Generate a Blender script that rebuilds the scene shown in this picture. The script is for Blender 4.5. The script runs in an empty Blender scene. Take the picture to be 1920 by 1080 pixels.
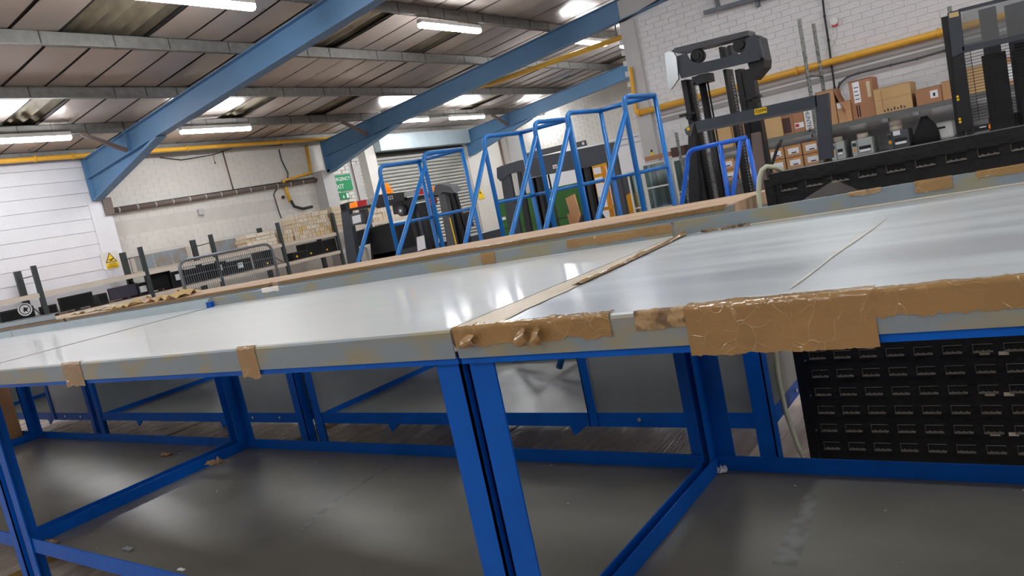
import bpy, bmesh, math, random
from mathutils import Vector, Matrix, noise
random.seed(7)
S = bpy.context.scene
COL = S.collection
R_ = math.radians
# ------------------------------------------------------------------ camera, world, exposure
CAM = Vector((0, 0, 1.086)); FPX = 1384.4
FW = Vector((-0.59159828, 0.79792066, -0.11547333))
RT = Vector((0.79999712, 0.56319132, -0.20693028))
UP = Vector((0.10008037, 0.21479793, 0.97151725))
cam_d = bpy.data.cameras.new('camera'); cam_d.sensor_width = 36; cam_d.lens = FPX/1920*36
cam_d.clip_start = .02; cam_d.clip_end = 200
cam = bpy.data.objects.new('camera', cam_d); COL.objects.link(cam)
m = Matrix.Identity(4)
for i in range(3):
    m[i][0] = RT[i]; m[i][1] = UP[i]; m[i][2] = -FW[i]; m[i][3] = CAM[i]
cam.matrix_world = m; S.camera = cam
W = bpy.data.worlds.new('world'); S.world = W; W.use_nodes = True
W.node_tree.nodes['Background'].inputs[0].default_value = (.8, .85, .9, 1)
W.node_tree.nodes['Background'].inputs[1].default_value = .3
S.view_settings.view_transform = 'Standard'; S.view_settings.look = 'None'
S.view_settings.gamma = 1; S.view_settings.use_curve_mapping = False
S.view_settings.exposure = .9
LAMP_POWER = 42.0
S.cycles.use_denoising = True
S.cycles.max_bounces = 8; S.cycles.diffuse_bounces = 5

def P(px, py, ax, c):
    d = FW + (px-960)/FPX*RT - (py-540)/FPX*UP
    return CAM + d*((c-CAM[ax])/d[ax])

# ------------------------------------------------------------------ materials
def lin(c):
    return tuple(((v/255+.055)/1.055)**2.4 if v > 10 else v/255/12.92 for v in c)
MATS = {}
def mat(name, rgb, rough=.6, metal=0, var=.08, scale=6, stretch=(1, 1, 1), bump=0, bscale=40, bstretch=None, rgb2=None, t0=.4, t1=.6,
        emit=0, rvar=0, spec=.5, detail=4):
    if name in MATS: return MATS[name]
    M = bpy.data.materials.new(name); M.use_nodes = True; nt = M.node_tree; N = nt.nodes; L = nt.links
    b = N['Principled BSDF']; base = lin(rgb)
    tc = N.new('ShaderNodeTexCoord')
    mp = N.new('ShaderNodeMapping'); mp.inputs['Scale'].default_value = stretch; L.new(tc.outputs['Object'], mp.inputs[0])
    nz = N.new('ShaderNodeTexNoise'); nz.inputs['Scale'].default_value = scale; nz.inputs['Detail'].default_value = detail
    L.new(mp.outputs[0], nz.inputs['Vector'])
    rp = N.new('ShaderNodeValToRGB')
    if rgb2:
        rp.color_ramp.elements[0].position = t0; rp.color_ramp.elements[1].position = t1
        rp.color_ramp.elements[0].color = (*base, 1); rp.color_ramp.elements[1].color = (*lin(rgb2), 1)
    else:
        rp.color_ramp.elements[0].position = .3; rp.color_ramp.elements[1].position = .7
        rp.color_ramp.elements[0].color = (*[v*(1-var) for v in base], 1); rp.color_ramp.elements[1].color = (*[min(1, v*(1+var)) for v in base], 1)
    L.new(nz.outputs['Fac'], rp.inputs[0]); L.new(rp.outputs[0], b.inputs['Base Color'])
    b.inputs['Roughness'].default_value = rough; b.inputs['Metallic'].default_value = metal
    b.inputs['Specular IOR Level'].default_value = spec
    if rvar:
        mr = N.new('ShaderNodeMapRange'); mr.inputs[1].default_value = .3; mr.inputs[2].default_value = .7
        mr.inputs[3].default_value = rough-rvar; mr.inputs[4].default_value = rough+rvar
        L.new(nz.outputs['Fac'], mr.inputs[0]); L.new(mr.outputs[0], b.inputs['Roughness'])
    if bump:
        m2 = N.new('ShaderNodeMapping'); m2.inputs['Scale'].default_value = bstretch or (1, 1, 1); L.new(tc.outputs['Object'], m2.inputs[0])
        n2 = N.new('ShaderNodeTexNoise'); n2.inputs['Scale'].default_value = bscale; n2.inputs['Detail'].default_value = 3
        L.new(m2.outputs[0], n2.inputs['Vector'])
        bp = N.new('ShaderNodeBump'); bp.inputs['Strength'].default_value = bump; bp.inputs['Distance'].default_value = .01
        L.new(n2.outputs['Fac'], bp.inputs['Height']); L.new(bp.outputs[0], b.inputs['Normal'])
    if emit:
        b.inputs['Emission Color'].default_value = (*base, 1); b.inputs['Emission Strength'].default_value = emit
    MATS[name] = M
    return M
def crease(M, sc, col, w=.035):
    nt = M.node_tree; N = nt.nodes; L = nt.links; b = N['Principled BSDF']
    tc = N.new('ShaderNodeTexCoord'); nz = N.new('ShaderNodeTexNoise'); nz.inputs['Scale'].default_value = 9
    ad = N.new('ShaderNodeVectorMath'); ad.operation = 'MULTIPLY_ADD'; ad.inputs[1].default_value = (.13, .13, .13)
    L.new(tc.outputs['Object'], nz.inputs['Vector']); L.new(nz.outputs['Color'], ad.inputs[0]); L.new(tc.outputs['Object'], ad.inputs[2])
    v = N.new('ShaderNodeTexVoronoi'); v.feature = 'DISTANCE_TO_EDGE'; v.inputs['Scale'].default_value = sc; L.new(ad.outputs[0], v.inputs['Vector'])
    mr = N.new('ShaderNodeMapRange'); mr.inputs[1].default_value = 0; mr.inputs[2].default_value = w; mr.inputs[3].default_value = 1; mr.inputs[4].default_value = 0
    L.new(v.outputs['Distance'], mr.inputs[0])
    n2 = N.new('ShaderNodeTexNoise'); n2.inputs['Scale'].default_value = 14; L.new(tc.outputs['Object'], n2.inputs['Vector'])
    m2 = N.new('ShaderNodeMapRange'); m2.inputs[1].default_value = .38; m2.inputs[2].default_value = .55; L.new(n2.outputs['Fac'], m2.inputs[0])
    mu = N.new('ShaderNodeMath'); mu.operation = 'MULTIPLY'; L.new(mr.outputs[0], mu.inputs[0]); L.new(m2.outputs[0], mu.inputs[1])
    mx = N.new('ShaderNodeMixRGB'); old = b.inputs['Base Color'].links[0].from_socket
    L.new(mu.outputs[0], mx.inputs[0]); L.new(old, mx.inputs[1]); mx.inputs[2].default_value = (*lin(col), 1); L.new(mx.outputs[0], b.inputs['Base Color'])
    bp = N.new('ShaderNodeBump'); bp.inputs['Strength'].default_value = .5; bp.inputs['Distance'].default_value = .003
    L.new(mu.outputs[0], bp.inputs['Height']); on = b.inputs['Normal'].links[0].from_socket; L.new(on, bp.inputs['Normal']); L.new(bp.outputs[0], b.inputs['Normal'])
blue = mat('bench_blue_paint', (2, 88, 184), .42, var=.1, scale=9, bump=.05, bscale=120, spec=.18)
stepblue = mat('step_blue_paint', (28, 118, 196), .32, var=.06)
cleanblue = mat('trolley_blue_paint', (36, 110, 225), .3, var=.05)
rafter_m = mat('rafter_blue_paint', (92, 132, 170), .5, var=.07, scale=2)
galv_top = mat('galvanised_top', (198, 202, 201), .48, .12, scale=2.2, stretch=(.35, 3.2, 1), rgb2=(212, 214, 212), t0=.2, t1=.8, spec=.3, bump=.003, bscale=14, bstretch=(.3, 2, 1))
film_top = mat('filmed_galvanised_top', (176, 184, 188), .36, .25, scale=2.6, stretch=(.35, 3.6, 1), rgb2=(206, 214, 216), t0=.38, t1=.62, rvar=.08, bump=.06, bscale=10, bstretch=(.4, 3, 1), detail=6)
for M_, w_, r_ in ((galv_top, .42, .10), (film_top, .22, .12)):
    b_ = M_.node_tree.nodes['Principled BSDF']; b_.inputs['Coat Weight'].default_value = w_; b_.inputs['Coat Roughness'].default_value = r_; b_.inputs['Coat IOR'].default_value = 1.5
galv_edge = mat('stained_galvanised_edge', (136, 148, 154), .42, .25, scale=9, stretch=(1, 1, 2.2), rgb2=(152, 146, 122), t0=.46, t1=.62, detail=8)
galv_plain = mat('galvanised_sheet', (150, 156, 158), .4, .5, var=.1, scale=5)
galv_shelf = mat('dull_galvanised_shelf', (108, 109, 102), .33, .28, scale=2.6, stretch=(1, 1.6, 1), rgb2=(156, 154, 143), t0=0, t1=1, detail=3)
galv_dk = mat('dull_grey_steel', (112, 116, 114), .5, .3, var=.08)
galv_lite = mat('pale_galvanised_strip', (176, 190, 196), .4, .3, var=.06)
tape = mat('brown_parcel_tape', (152, 119, 74), .16, 0, var=.1, scale=12, bump=.25, bscale=28, bstretch=(1, 1, 2), spec=.6)
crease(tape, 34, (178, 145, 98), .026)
tape_dirty = mat('dirty_parcel_tape', (168, 138, 98), .5, 0, scale=40, rgb2=(112, 88, 62), t0=.45, t1=.6, bump=.5, bscale=50)
tape_pale = mat('pale_masking_tape', (226, 222, 214), .55)
filmtape = mat('worn_seam_tape', (206, 192, 166), .42, 0, var=.06, scale=10, bump=.3, bscale=40)
ply = mat('raw_plywood', (206, 178, 148), .7, 0, scale=3, stretch=(.6, 6, 1), rgb2=(184, 150, 116), t0=.4, t1=.65)
card = mat('cardboard', (190, 146, 104), .78, 0, var=.07, scale=4)
card2 = mat('yellow_cardboard', (198, 164, 116), .78, 0, var=.08, scale=4)
card3 = mat('pinkish_cardboard', (172, 124, 92), .78, 0, var=.06, scale=4)
cream = mat('cream_carton', (206, 188, 160), .75, 0, var=.05)
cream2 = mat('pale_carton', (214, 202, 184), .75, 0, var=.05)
cream3 = mat('golden_carton', (206, 178, 128), .75, 0, var=.05)
brownc = mat('dark_brown_carton', (78, 56, 52), .7)
paper = mat('white_paper', (236, 238, 242), .7, var=.02)
ink = mat('black_print', (28, 28, 32), .7)
orange = mat('orange_print', (224, 150, 50), .7)
redp = mat('red_print', (196, 60, 50), .6)
black = mat('black_paint', (30, 31, 34), .38, var=.2, scale=7)
louvre_m = mat('chipped_black_steel', (26, 27, 30), .34, var=.3, scale=30, bump=.25, bscale=60)
louvre_edge = mat('pale_lit_edge', (138, 132, 124), .4, .4, var=.3, scale=60)  # pale grey paints the lit look of slot edges, also on lower lips
dkgrey = mat('charcoal_paint', (62, 68, 76), .38, var=.08)
dkgrey2 = mat('gunmetal_paint', (82, 84, 88), .42, var=.08)
chrome = mat('bright_steel', (205, 207, 208), .22, .9, var=.05)
barrier_m = mat('barrier_steel', (120, 126, 132), .42, .5)
yellow = mat('pipe_yellow', (232, 176, 62), .42, var=.07, scale=3)
myellow = mat('machine_yellow', (236, 168, 30), .38, var=.06)
wall_m = mat('white_painted_block', (226, 226, 230), .75, var=.03, scale=3, bump=.12, bscale=24)
wall_g = mat('grey_painted_wall', (190, 189, 188), .75, var=.04, scale=3)
brick_m = mat('white_painted_brick', (222, 221, 222), .7, var=.05, scale=5, bump=.35, bscale=30)
brick_l = mat('offwhite_painted_brick', (214, 210, 202), .75, var=.04, scale=4, bump=.25, bscale=30)
mortar = mat('painted_mortar', (214, 213, 214), .8, var=.04)
mortar_l = mat('offwhite_mortar', (204, 200, 192), .8, var=.04)
band_g = mat('wall_and_shadow_grey', (164, 162, 160), .75, var=.04)
blockup = mat('blocked_window_panel', (146, 134, 122), .8, scale=6, rgb2=(140, 149, 156), t0=.4, t1=.6, bump=.2)
panel_m = mat('foil_roof_panel', (188, 176, 168), .32, .3, var=.08, scale=1.2, stretch=(1, 2, 1), rvar=.05)
sheet_m = mat('old_cement_sheet', (150, 140, 120), .7, 0, scale=4, stretch=(1, 4, 1), rgb2=(120, 112, 98), t0=.4, t1=.7)
joint_m = mat('dark_joint_strip', (38, 35, 34), .8)
purlin_m = mat('galvanised_purlin', (124, 122, 118), .5, .3, var=.16, scale=14, detail=7)
wrap_m = mat('purlin_tie', (70, 68, 66), .6)
strut_m = mat('brown_steel_strut', (112, 98, 90), .6)
floor_m = mat('worn_brown_concrete', (172, 154, 140), .26, 0, scale=3, stretch=(3, .5, 1), rgb2=(206, 192, 180), t0=.35, t1=.7, rvar=.14, bump=.55, bscale=22, bstretch=(3.5, .35, 1), detail=8)
floor_y = mat('faded_floor_line', (150, 122, 62), .5, var=.2, scale=10)
slat_m = mat('shutter_steel', (178, 178, 172), .45, .2, var=.05)
green_s = mat('sign_green', (22, 140, 84), .5)
sign_y = mat('sign_yellow', (240, 198, 20), .5)
green_c = mat('cabinet_green', (52, 104, 48), .5, var=.12, scale=2)
amber = mat('amber_lens', (240, 130, 20), .2, emit=.25)
redl = mat('red_lens', (190, 20, 34), .2)
white_pl = mat('white_plastic', (224, 224, 220), .5)
grey_pl = mat('grey_plastic', (168, 174, 172), .5)
cable_m = mat('black_cable', (34, 34, 36), .5)
hose_m = mat('pale_green_hose', (196, 200, 176), .45)
rackg = mat('dark_green_rack', (44, 52, 52), .45)
slotted = mat('slotted_grey_steel', (140, 144, 138), .5, .3, scale=45, rgb2=(96, 100, 96), t0=.5, t1=.56)
shelf_c = mat('cream_shelf_beam', (196, 186, 172), .6, var=.06)
brown_pipe = mat('brown_conduit', (110, 80, 70), .6)
cloth = mat('black_cloth', (22, 23, 26), .9)
purple = mat('dull_purple_screen', (66, 62, 78), .4)
lamp_m = mat('lit_diffuser', (250, 252, 255), .5, emit=LAMP_POWER)
cablegrey = mat('grey_cable', (150, 150, 146), .5)
def glassmat(name, rgb, alpha_rough=.02, mix=.75):
    M = bpy.data.materials.new(name); M.use_nodes = True; nt = M.node_tree; N = nt.nodes
    for n in list(N): N.remove(n)
    o = N.new('ShaderNodeOutputMaterial'); t = N.new('ShaderNodeBsdfTransparent'); g = N.new('ShaderNodeBsdfGlossy'); x = N.new('ShaderNodeMixShader')
    t.inputs[0].default_value = (*lin(rgb), 1); g.inputs[0].default_value = (.9, .93, .95, 1); g.inputs['Roughness'].default_value = alpha_rough
    x.inputs[0].default_value = 1-mix
    nt.links.new(t.outputs[0], x.inputs[1]); nt.links.new(g.outputs[0], x.inputs[2]); nt.links.new(x.outputs[0], o.inputs[0])
    return M
screen_glass = glassmat('clear_screen', (226, 230, 232), .03, .8)
door_glass = glassmat('greenish_glass', (190, 208, 204), .05, .8)

# ------------------------------------------------------------------ builders
class MB:
    def __init__(s): s.v = []; s.f = []; s.sm = []
    def add(s, vs, fs, smooth=False):
        n = len(s.v); s.v += [Vector(v) for v in vs]; s.f += [tuple(i+n for i in f) for f in fs]; s.sm += [smooth]*len(fs); return s
    def box(s, a, b):
        x0, x1 = sorted((a[0], b[0])); y0, y1 = sorted((a[1], b[1])); z0, z1 = sorted((a[2], b[2]))
        return s.add([(x0, y0, z0), (x1, y0, z0), (x1, y1, z0), (x0, y1, z0), (x0, y0, z1), (x1, y0, z1), (x1, y1, z1), (x0, y1, z1)],
                     [(0, 3, 2, 1), (4, 5, 6, 7), (0, 1, 5, 4), (1, 2, 6, 5), (2, 3, 7, 6), (3, 0, 4, 7)])
    def beam(s, p, q, w, h, up=(0, 0, 1)):
        p = Vector(p); q = Vector(q); d = (q-p).normalized(); u = Vector(up)
        if abs(d.dot(u)) > .98: u = Vector((1, 0, 0))
        a = d.cross(u).normalized(); c = a.cross(d).normalized()
        vs = [e+a*(i*w/2)+c*(j*h/2) for e in (p, q) for i, j in ((-1, -1), (1, -1), (1, 1), (-1, 1))]
        return s.add(vs, [(0, 3, 2, 1), (4, 5, 6, 7), (0, 1, 5, 4), (1, 2, 6, 5), (2, 3, 7, 6), (3, 0, 4, 7)])
    def tube(s, pts, r, n=10):
        pts = [Vector(p) for p in pts]; rings = []; prev = None
        for i, p in enumerate(pts):
            d = ((pts[min(i+1, len(pts)-1)]-p).normalized() + (p-pts[max(i-1, 0)]).normalized())
            d = d.normalized() if d.length > 1e-6 else Vector((0, 0, 1))
            if prev is None:
                u = Vector((0, 0, 1)) if abs(d.z) < .9 else Vector((1, 0, 0))
                a = d.cross(u).normalized()
            else: a = (prev-d*prev.dot(d)).normalized()
            prev = a; c = d.cross(a)
            rr = r[i] if isinstance(r, (list, tuple)) else r
            rings.append([p+(a*math.cos(t)+c*math.sin(t))*rr for t in [2*math.pi*k/n for k in range(n)]])
        vs = [v for R in rings for v in R]; fs = []
        for i in range(len(pts)-1):
            for k in range(n): fs.append((i*n+k, i*n+(k+1) % n, (i+1)*n+(k+1) % n, (i+1)*n+k))
        s.add(vs, fs, True)
        m_ = len(s.v)-len(vs); s.f += [tuple(m_+k for k in reversed(range(n))), tuple(m_+(len(pts)-1)*n+k for k in range(n))]; s.sm += [False, False]
        return s
    def disc(s, c, axis, r, h, n=20):
        c = Vector(c); a = Vector(axis).normalized(); return s.tube([c, c+a*h], r, n)
    def prism(s, poly, ax, a, b):      # poly: 2D outline in the other two axes (in xyz order), extruded along axis ax
        def mk(u, v, w):
            l = [u, v]; l.insert(ax, w); return tuple(l)
        n = len(poly); vs = [mk(u, v, a) for u, v in poly]+[mk(u, v, b) for u, v in poly]
        fs = [tuple(range(n)), tuple(range(2*n-1, n-1, -1))]+[(i, i+n, (i+1) % n+n, (i+1) % n) for i in range(n)]
        return s.add(vs, fs)
    def strip(s, line, x0, x1, th=.002):    # polyline in YZ swept along X with thickness
        n = len(line); vs = []
        nr = []
        for i in range(n):
            a = Vector(line[max(i-1, 0)]); b = Vector(line[min(i+1, n-1)]); d = (b-a).normalized(); nr.append(Vector((d.y, -d.x)))
        for x in (x0, x1):
            for k, (y, z) in enumerate(line): vs.append((x, y, z))
            for k, (y, z) in enumerate(line): vs.append((x, y+nr[k].x*th, z+nr[k].y*th))
        fs = []
        for i in range(n-1):
            fs += [(i, i+1, 2*n+i+1, 2*n+i), (n+i+1, n+i, 3*n+i, 3*n+i+1), (i+1, i, n+i, n+i+1), (2*n+i, 2*n+i+1, 3*n+i+1, 3*n+i)]
        fs += [(0, 2*n, 3*n, n), (n-1, 2*n-1, 4*n-1, 3*n-1)]
        return s.add(vs, fs)
    def grid(s, rows, smooth=True):
        n = len(rows[0]); vs = [v for r in rows for v in r]
        fs = [(i*n+j, i*n+j+1, (i+1)*n+j+1, (i+1)*n+j) for i in range(len(rows)-1) for j in range(n-1)]
        return s.add(vs, fs, smooth)
ORG = {}
def obj(name, mb, mt, parent=None, label=None, cat=None, group=None, kind=None, bevel=0):
    me = bpy.data.meshes.new(name)
    if parent is None and isinstance(mb, MB):
        o0 = Vector((0, 0, 0))
        if mb.v: o0 = Vector((sum(v.x for v in mb.v)/len(mb.v), sum(v.y for v in mb.v)/len(mb.v), min(v.z for v in mb.v)))
        if kind == 'structure': o0 = Vector((0, 0, 0))
    else: o0 = ORG.get(parent, Vector((0, 0, 0)))
    me.from_pydata([v-o0 for v in mb.v], [], mb.f)
    for p, sm in zip(me.polygons, mb.sm): p.use_smooth = sm
    bm = bmesh.new(); bm.from_mesh(me); bmesh.ops.recalc_face_normals(bm, faces=bm.faces); bm.to_mesh(me); bm.free()
    me.materials.append(mt)
    o = bpy.data.objects.new(name, me); COL.objects.link(o)
    if parent is None: o.location = o0
    else: o.parent = parent
    ORG[o] = o0
    if bevel:
        b = o.modifiers.new('bevel', 'BEVEL'); b.width = bevel; b.segments = 2; b.limit_method = 'ANGLE'
    tag(o, label, cat, group, kind)
    return o
def tag(o, label=None, cat=None, group=None, kind=None):
    for k, v in (('label', label), ('category', cat), ('group', group), ('kind', kind)):
        if v: o[k] = v
def thing(name, label, cat, loc, group=None, kind=None):
    o = bpy.data.objects.new(name, None); COL.objects.link(o); o.location = loc; o.empty_display_size = .1
    ORG[o] = Vector(loc); tag(o, label, cat, group, kind); return o
def B(a, b): return MB().box(a, b)
def kids(o): return [c for c in bpy.data.objects if c.parent == o]
def copy_tree(o, parent=None):
    c = o.copy(); COL.objects.link(c)
    if parent: c.parent = parent
    for ch in KIDS.get(o, []): copy_tree(ch, c)
    return c
KIDS = {}
def inst(name, src, parent, loc, rot=None, label=None, mt=None):
    o = bpy.data.objects.new(name, src.data if isinstance(src, bpy.types.Object) else src); COL.objects.link(o); o.parent = parent
    o.location = Vector(loc)-ORG.get(parent, Vector()); ORG[o] = ORG.get(parent, Vector())
    if rot: o.rotation_euler = rot
    if label: o['label'] = label
    return o
def mesh_of(name, mb, mt):
    me = bpy.data.meshes.new(name); me.from_pydata(mb.v, [], mb.f)
    for p, sm in zip(me.polygons, mb.sm): p.use_smooth = sm
    me.materials.append(mt); return me
def text(name, body, size, mt, parent, loc, xdir, ydir, align='CENTER', sx=1.0, extr=.0008):
    c = bpy.data.curves.new(name, 'FONT'); c.body = body; c.size = size; c.align_x = align; c.align_y = 'CENTER'; c.extrude = extr
    c.materials.append(mt)
    o = bpy.data.objects.new(name, c); COL.objects.link(o); o.parent = parent
    x = Vector(xdir).normalized(); y = Vector(ydir).normalized(); z = x.cross(y)
    mm = Matrix.Identity(4); l = Vector(loc)-ORG.get(parent, Vector())
    for i in range(3): mm[i][0] = x[i]*sx; mm[i][1] = y[i]; mm[i][2] = z[i]; mm[i][3] = l[i]
    o.matrix_local = mm; return o
def arc(p0, pc, p1, n=6):   # quadratic bend
    p0, pc, p1 = Vector(p0), Vector(pc), Vector(p1)
    return [(1-t)**2*p0+2*t*(1-t)*pc+t*t*p1 for t in [i/n for i in range(n+1)]]

# ------------------------------------------------------------------ room shell
XL, YP = -11.3, 5.54          # left wall face, first rafter
RAFT_Y = [.97, 5.54, 10.08, 14.65]
def zt(x): return 2.97+.085*(x+11.2)       # rafter top
def zd(x): return zt(x)+.135               # underside of roof panels
fl = obj('floor', MB().box((-11.8, -8, -.1), (8, 16.4, 0)), floor_m, kind='structure')
for i, (xx, w) in enumerate(((-3.62, .09), (-8.2, .09))):
    obj('floor_line', B((xx, -2, 0), (xx+w, 15, .002)), floor_y, fl)
for xx in (-6.9, -5.02, -2.2, -.3): obj('floor_joint', B((xx, -6, 0), (xx+.012, 15, .0015)), joint_m, fl)
obj('wall_near', B((-11.8, -8.2, 0), (8, -8, 5)), band_g, kind='structure')
obj('wall_side', B((8, -8, 0), (8.2, 10.1, 5)), wall_m, kind='structure')
# left wall, front bay: flush painted courses
wl = obj('wall_left', B((XL-.5, -8, 0), (XL-.03, 5.58, 2.99)), mortar, kind='structure')
z = .02; k = 0
while z < 2.93:
    h = .19
    obj('wall_course', B((XL-.04, -8, z), (XL, 5.58, min(z+h-.006, 2.98))), wall_m, wl); z += h
obj('wall_pier', B((XL-.04, 5.42, 0), (XL+.012, 5.72, 2.45)), wall_m, wl)
# left wall, recessed brick bay (rafter 1 to rafter 2)
XR = XL-.22
wr = obj('wall_rear_bay', B((XR-.3, 5.58, 0), (XR-.0035, 16.2, 3.1)), mortar_l, kind='structure')
mb = MB(); rng = random.Random(3)
nz_ = 0
zz = .9
while zz < 2.95:
    off = .11*(nz_ % 2); y = 5.6-off
    while y < 10.0:
        a, b_ = max(y, 5.6), min(y+.215, 10.0)
        inw = (1.2 < zz < 1.47) and ((5.95 < (a+b_)/2 < 6.9) or (7.35 < (a+b_)/2 < 8.6))
        inb = 1.78 < zz < 1.98
        if b_-a > .03 and not inw and not inb:
            d = rng.uniform(-.001, .001); mb.box((XR-.02, a+.0012, zz+.002), (XR+d, b_-.0012, zz+.073))
        y += .225
    zz += .075; nz_ += 1
obj('brick_face', mb, brick_l, wr, kind='stuff')
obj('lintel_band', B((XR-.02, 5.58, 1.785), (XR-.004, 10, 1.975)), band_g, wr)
# bricked up windows
for i, (y0, y1) in enumerate(((5.98, 6.86), (7.38, 8.55))):
    w = thing('window_%d' % (i+1), None, None, (XR, y0, 1.2), kind='structure')
    obj('window_sill', B((XR-.02, y0-.06, 1.18), (XR+.035, y1+.06, 1.21)), shelf_c, w)
    obj('window_reveal', MB().box((XR-.02, y0-.07, 1.21), (XR+.02, y0, 1.46)).box((XR-.02, y1, 1.21), (XR+.02, y1+.07, 1.46)), shelf_c, w)
    yy = y0
    r2 = random.Random(i)
    while yy < y1-.02:
        b2 = min(yy+.28+.04*r2.random(), y1)
        obj('block', B((XR-.015, yy+.006, 1.215), (XR+.004, b2-.006, 1.45)), blockup, w); yy = b2
# wall beyond second rafter: pier, emergency exit recess, shutter
obj('wall_pier', B((XR-.02, 9.86, 0), (XL+.06, 10.16, 2.42)), wall_g, wr)
mb = MB(); zz = .9; n_ = 0
while zz < 2.9:
    y = 10.24-.11*(n_ % 2)
    while y < 11.36:
        a, b_ = max(y, 10.24), min(y+.215, 11.36)
        if b_-a > .03: mb.box((XR-.02, a+.004, zz+.004), (XR+.06, b_-.004, zz+.071))
        y += .225
    zz += .075; n_ += 1
obj('brick_face', mb, brick_l, wr, kind='stuff')
obj('wall_recess_panel', B((XR-.02, 10.78, 0), (XR+.064, 11.06, 2.5)), wall_g, wr)
obj('wall_pier', B((XR-.02, 11.12, 0), (XL+.06, 11.40, 2.86)), brick_l, wr)
d1 = thing('door_1', None, None, (XL, 12.9, 0), kind='structure')
pa = P(700, 262, 0, XL+.25)
obj('shutter_housing', B((XL-.2, 11.42, 2.66), (XL+.25, 14.5, 2.98)), galv_lite, d1)
obj('shutter_gap', B((XL-.1, 11.45, 2.56), (XL-.02, 14.45, 2.66)), joint_m, d1)
for k in range(34):
    z0 = 2.56-.076*(k+1)
    if z0 < 0: break
    s_ = MB().prism([(XL-.055, z0+.004), (XL-.02, z0+.012), (XL-.005, z0+.038), (XL-.02, z0+.064), (XL-.055, z0+.074), (XL-.06, z0+.04)], 1, 11.45, 14.45)
    # prism with axis 1 takes (x,z)
    obj('slat', s_, slat_m, d1)
obj('guide_rail', MB().box((XL-.1, 11.38, 0), (XL+.03, 11.45, 2.66)).box((XL-.1, 14.45, 0), (XL+.03, 14.52, 2.66)), slat_m, d1)
obj('wall_pier', B((XR-.02, 14.55, 0), (XL+.02, 16.0, 2.95)), brick_l, wr)
# back wall, Y=16, with bricks
wb = obj('wall_back', B((-11.6, 15.995, 0), (-4, 16.4, 4.2)), mortar_l, kind='structure')
mb = MB(); zz = .6; n_ = 0
while zz < 3.1:
    x = -11.3-.11*(n_ % 2)
    while x < -6.4:
        mb.box((x+.004, 15.99, zz+.004), (x+.211, 16.03, zz+.071)); x += .225
    zz += .075; n_ += 1
obj('brick_face', mb, brick_l, wb, kind='stuff')
obj('wall_recess_panel', B((-11.0, 15.96, 0), (-10.62, 16.0, 3.0)), wall_g, wb)
obj('wall_dado', B((-10.55, 15.95, 0), (-6.3, 15.99, 1.98)), wall_m, wb)
for zz in (1.80, 1.93): obj('wall_conduit', MB().tube([(-11.2, 15.93, zz), (-7, 15.93, zz)], .012, 6), wall_g, wb)
# right block: gable end brick wall facing the benches, Y=10.1
YR = 10.1
wR = obj('wall_right', MB().box((-4.6, YR+.010, 1.78), (8, YR+.4, 3.4)).box((-4.6, YR+.040, 0), (8, YR+.4, 1.79)).box((-4.6, YR+.1, 0), (-4.2, 16.3, 3.6)), mortar, kind='structure')
def ledge(x): return 3.245+.16*(x+4.5)
wR2 = obj('wall_fascia', MB().prism([(-4.6, ledge(-4.6)), (8, ledge(8)+.3), (8, 5.2), (-4.6, 5.2)], 1, YR-.03, YR+.4), wall_g, kind='structure')
obj('fascia_edge_strip', MB().beam((-4.62, YR-.04, ledge(-4.6)-.008), (8, YR-.04, ledge(8)+.28), .02, .02), joint_m, wR2)
brick_me = mesh_of('brick', MB().box((-.110, 0, .002), (.110, .03, .073)), brick_m)
cand = []
zz = .3; n_ = 0
while zz < 3.6:
    x = -4.7-.11*(n_ % 2)
    while x < 1.4:
        x += .225
        z_in = zz+.075 < 1.72 or zz > 1.83
        if z_in and zz+.08 < ledge(x): cand.append((x, zz))
    zz += .075; n_ += 1
def vis(c):
    d = Vector((c[0], YR, c[1]))-CAM; dz = d.dot(FW); px = 960+FPX*d.dot(RT)/dz; py = 540-FPX*d.dot(UP)/dz
    return 1190 < px < 1930 and -10 < py < 300
cv = sorted([c for c in cand if vis(c)], key=lambda c: -(Vector((c[0], YR, c[1]))-CAM).length)[::-1]
rb = random.Random(5)
for c in cv[:300]:
    inst('brick', brick_me, wR, (c[0], YR+rb.uniform(.001, .0028)+(.03 if c[1] < 1.75 else 0), c[1]))
mb = MB(); sel = set(cv[:300])
for c in cand:
    if c not in sel:
        d = rb.uniform(.001, .0028)+(.03 if c[1] < 1.75 else 0); mb.box((c[0]-.110, YR+d, c[1]+.002), (c[0]+.110, YR+.045, c[1]+.073))
obj('bricks', mb, brick_m, wR, kind='stuff')
obj('wall_chamfer', MB().prism([(YR+.004, 1.83), (YR+.028, 1.72), (YR+.2, 1.72), (YR+.2, 1.83)], 0, -4.35, 8), band_g, wR)  # darker grey paints in the shadow band under the pipe
obj('wall_pilaster', MB().box((-4.62, YR-.05, 0), (-4.40, YR+.1, ledge(-4.5)-.03)), wall_g, wR)

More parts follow.
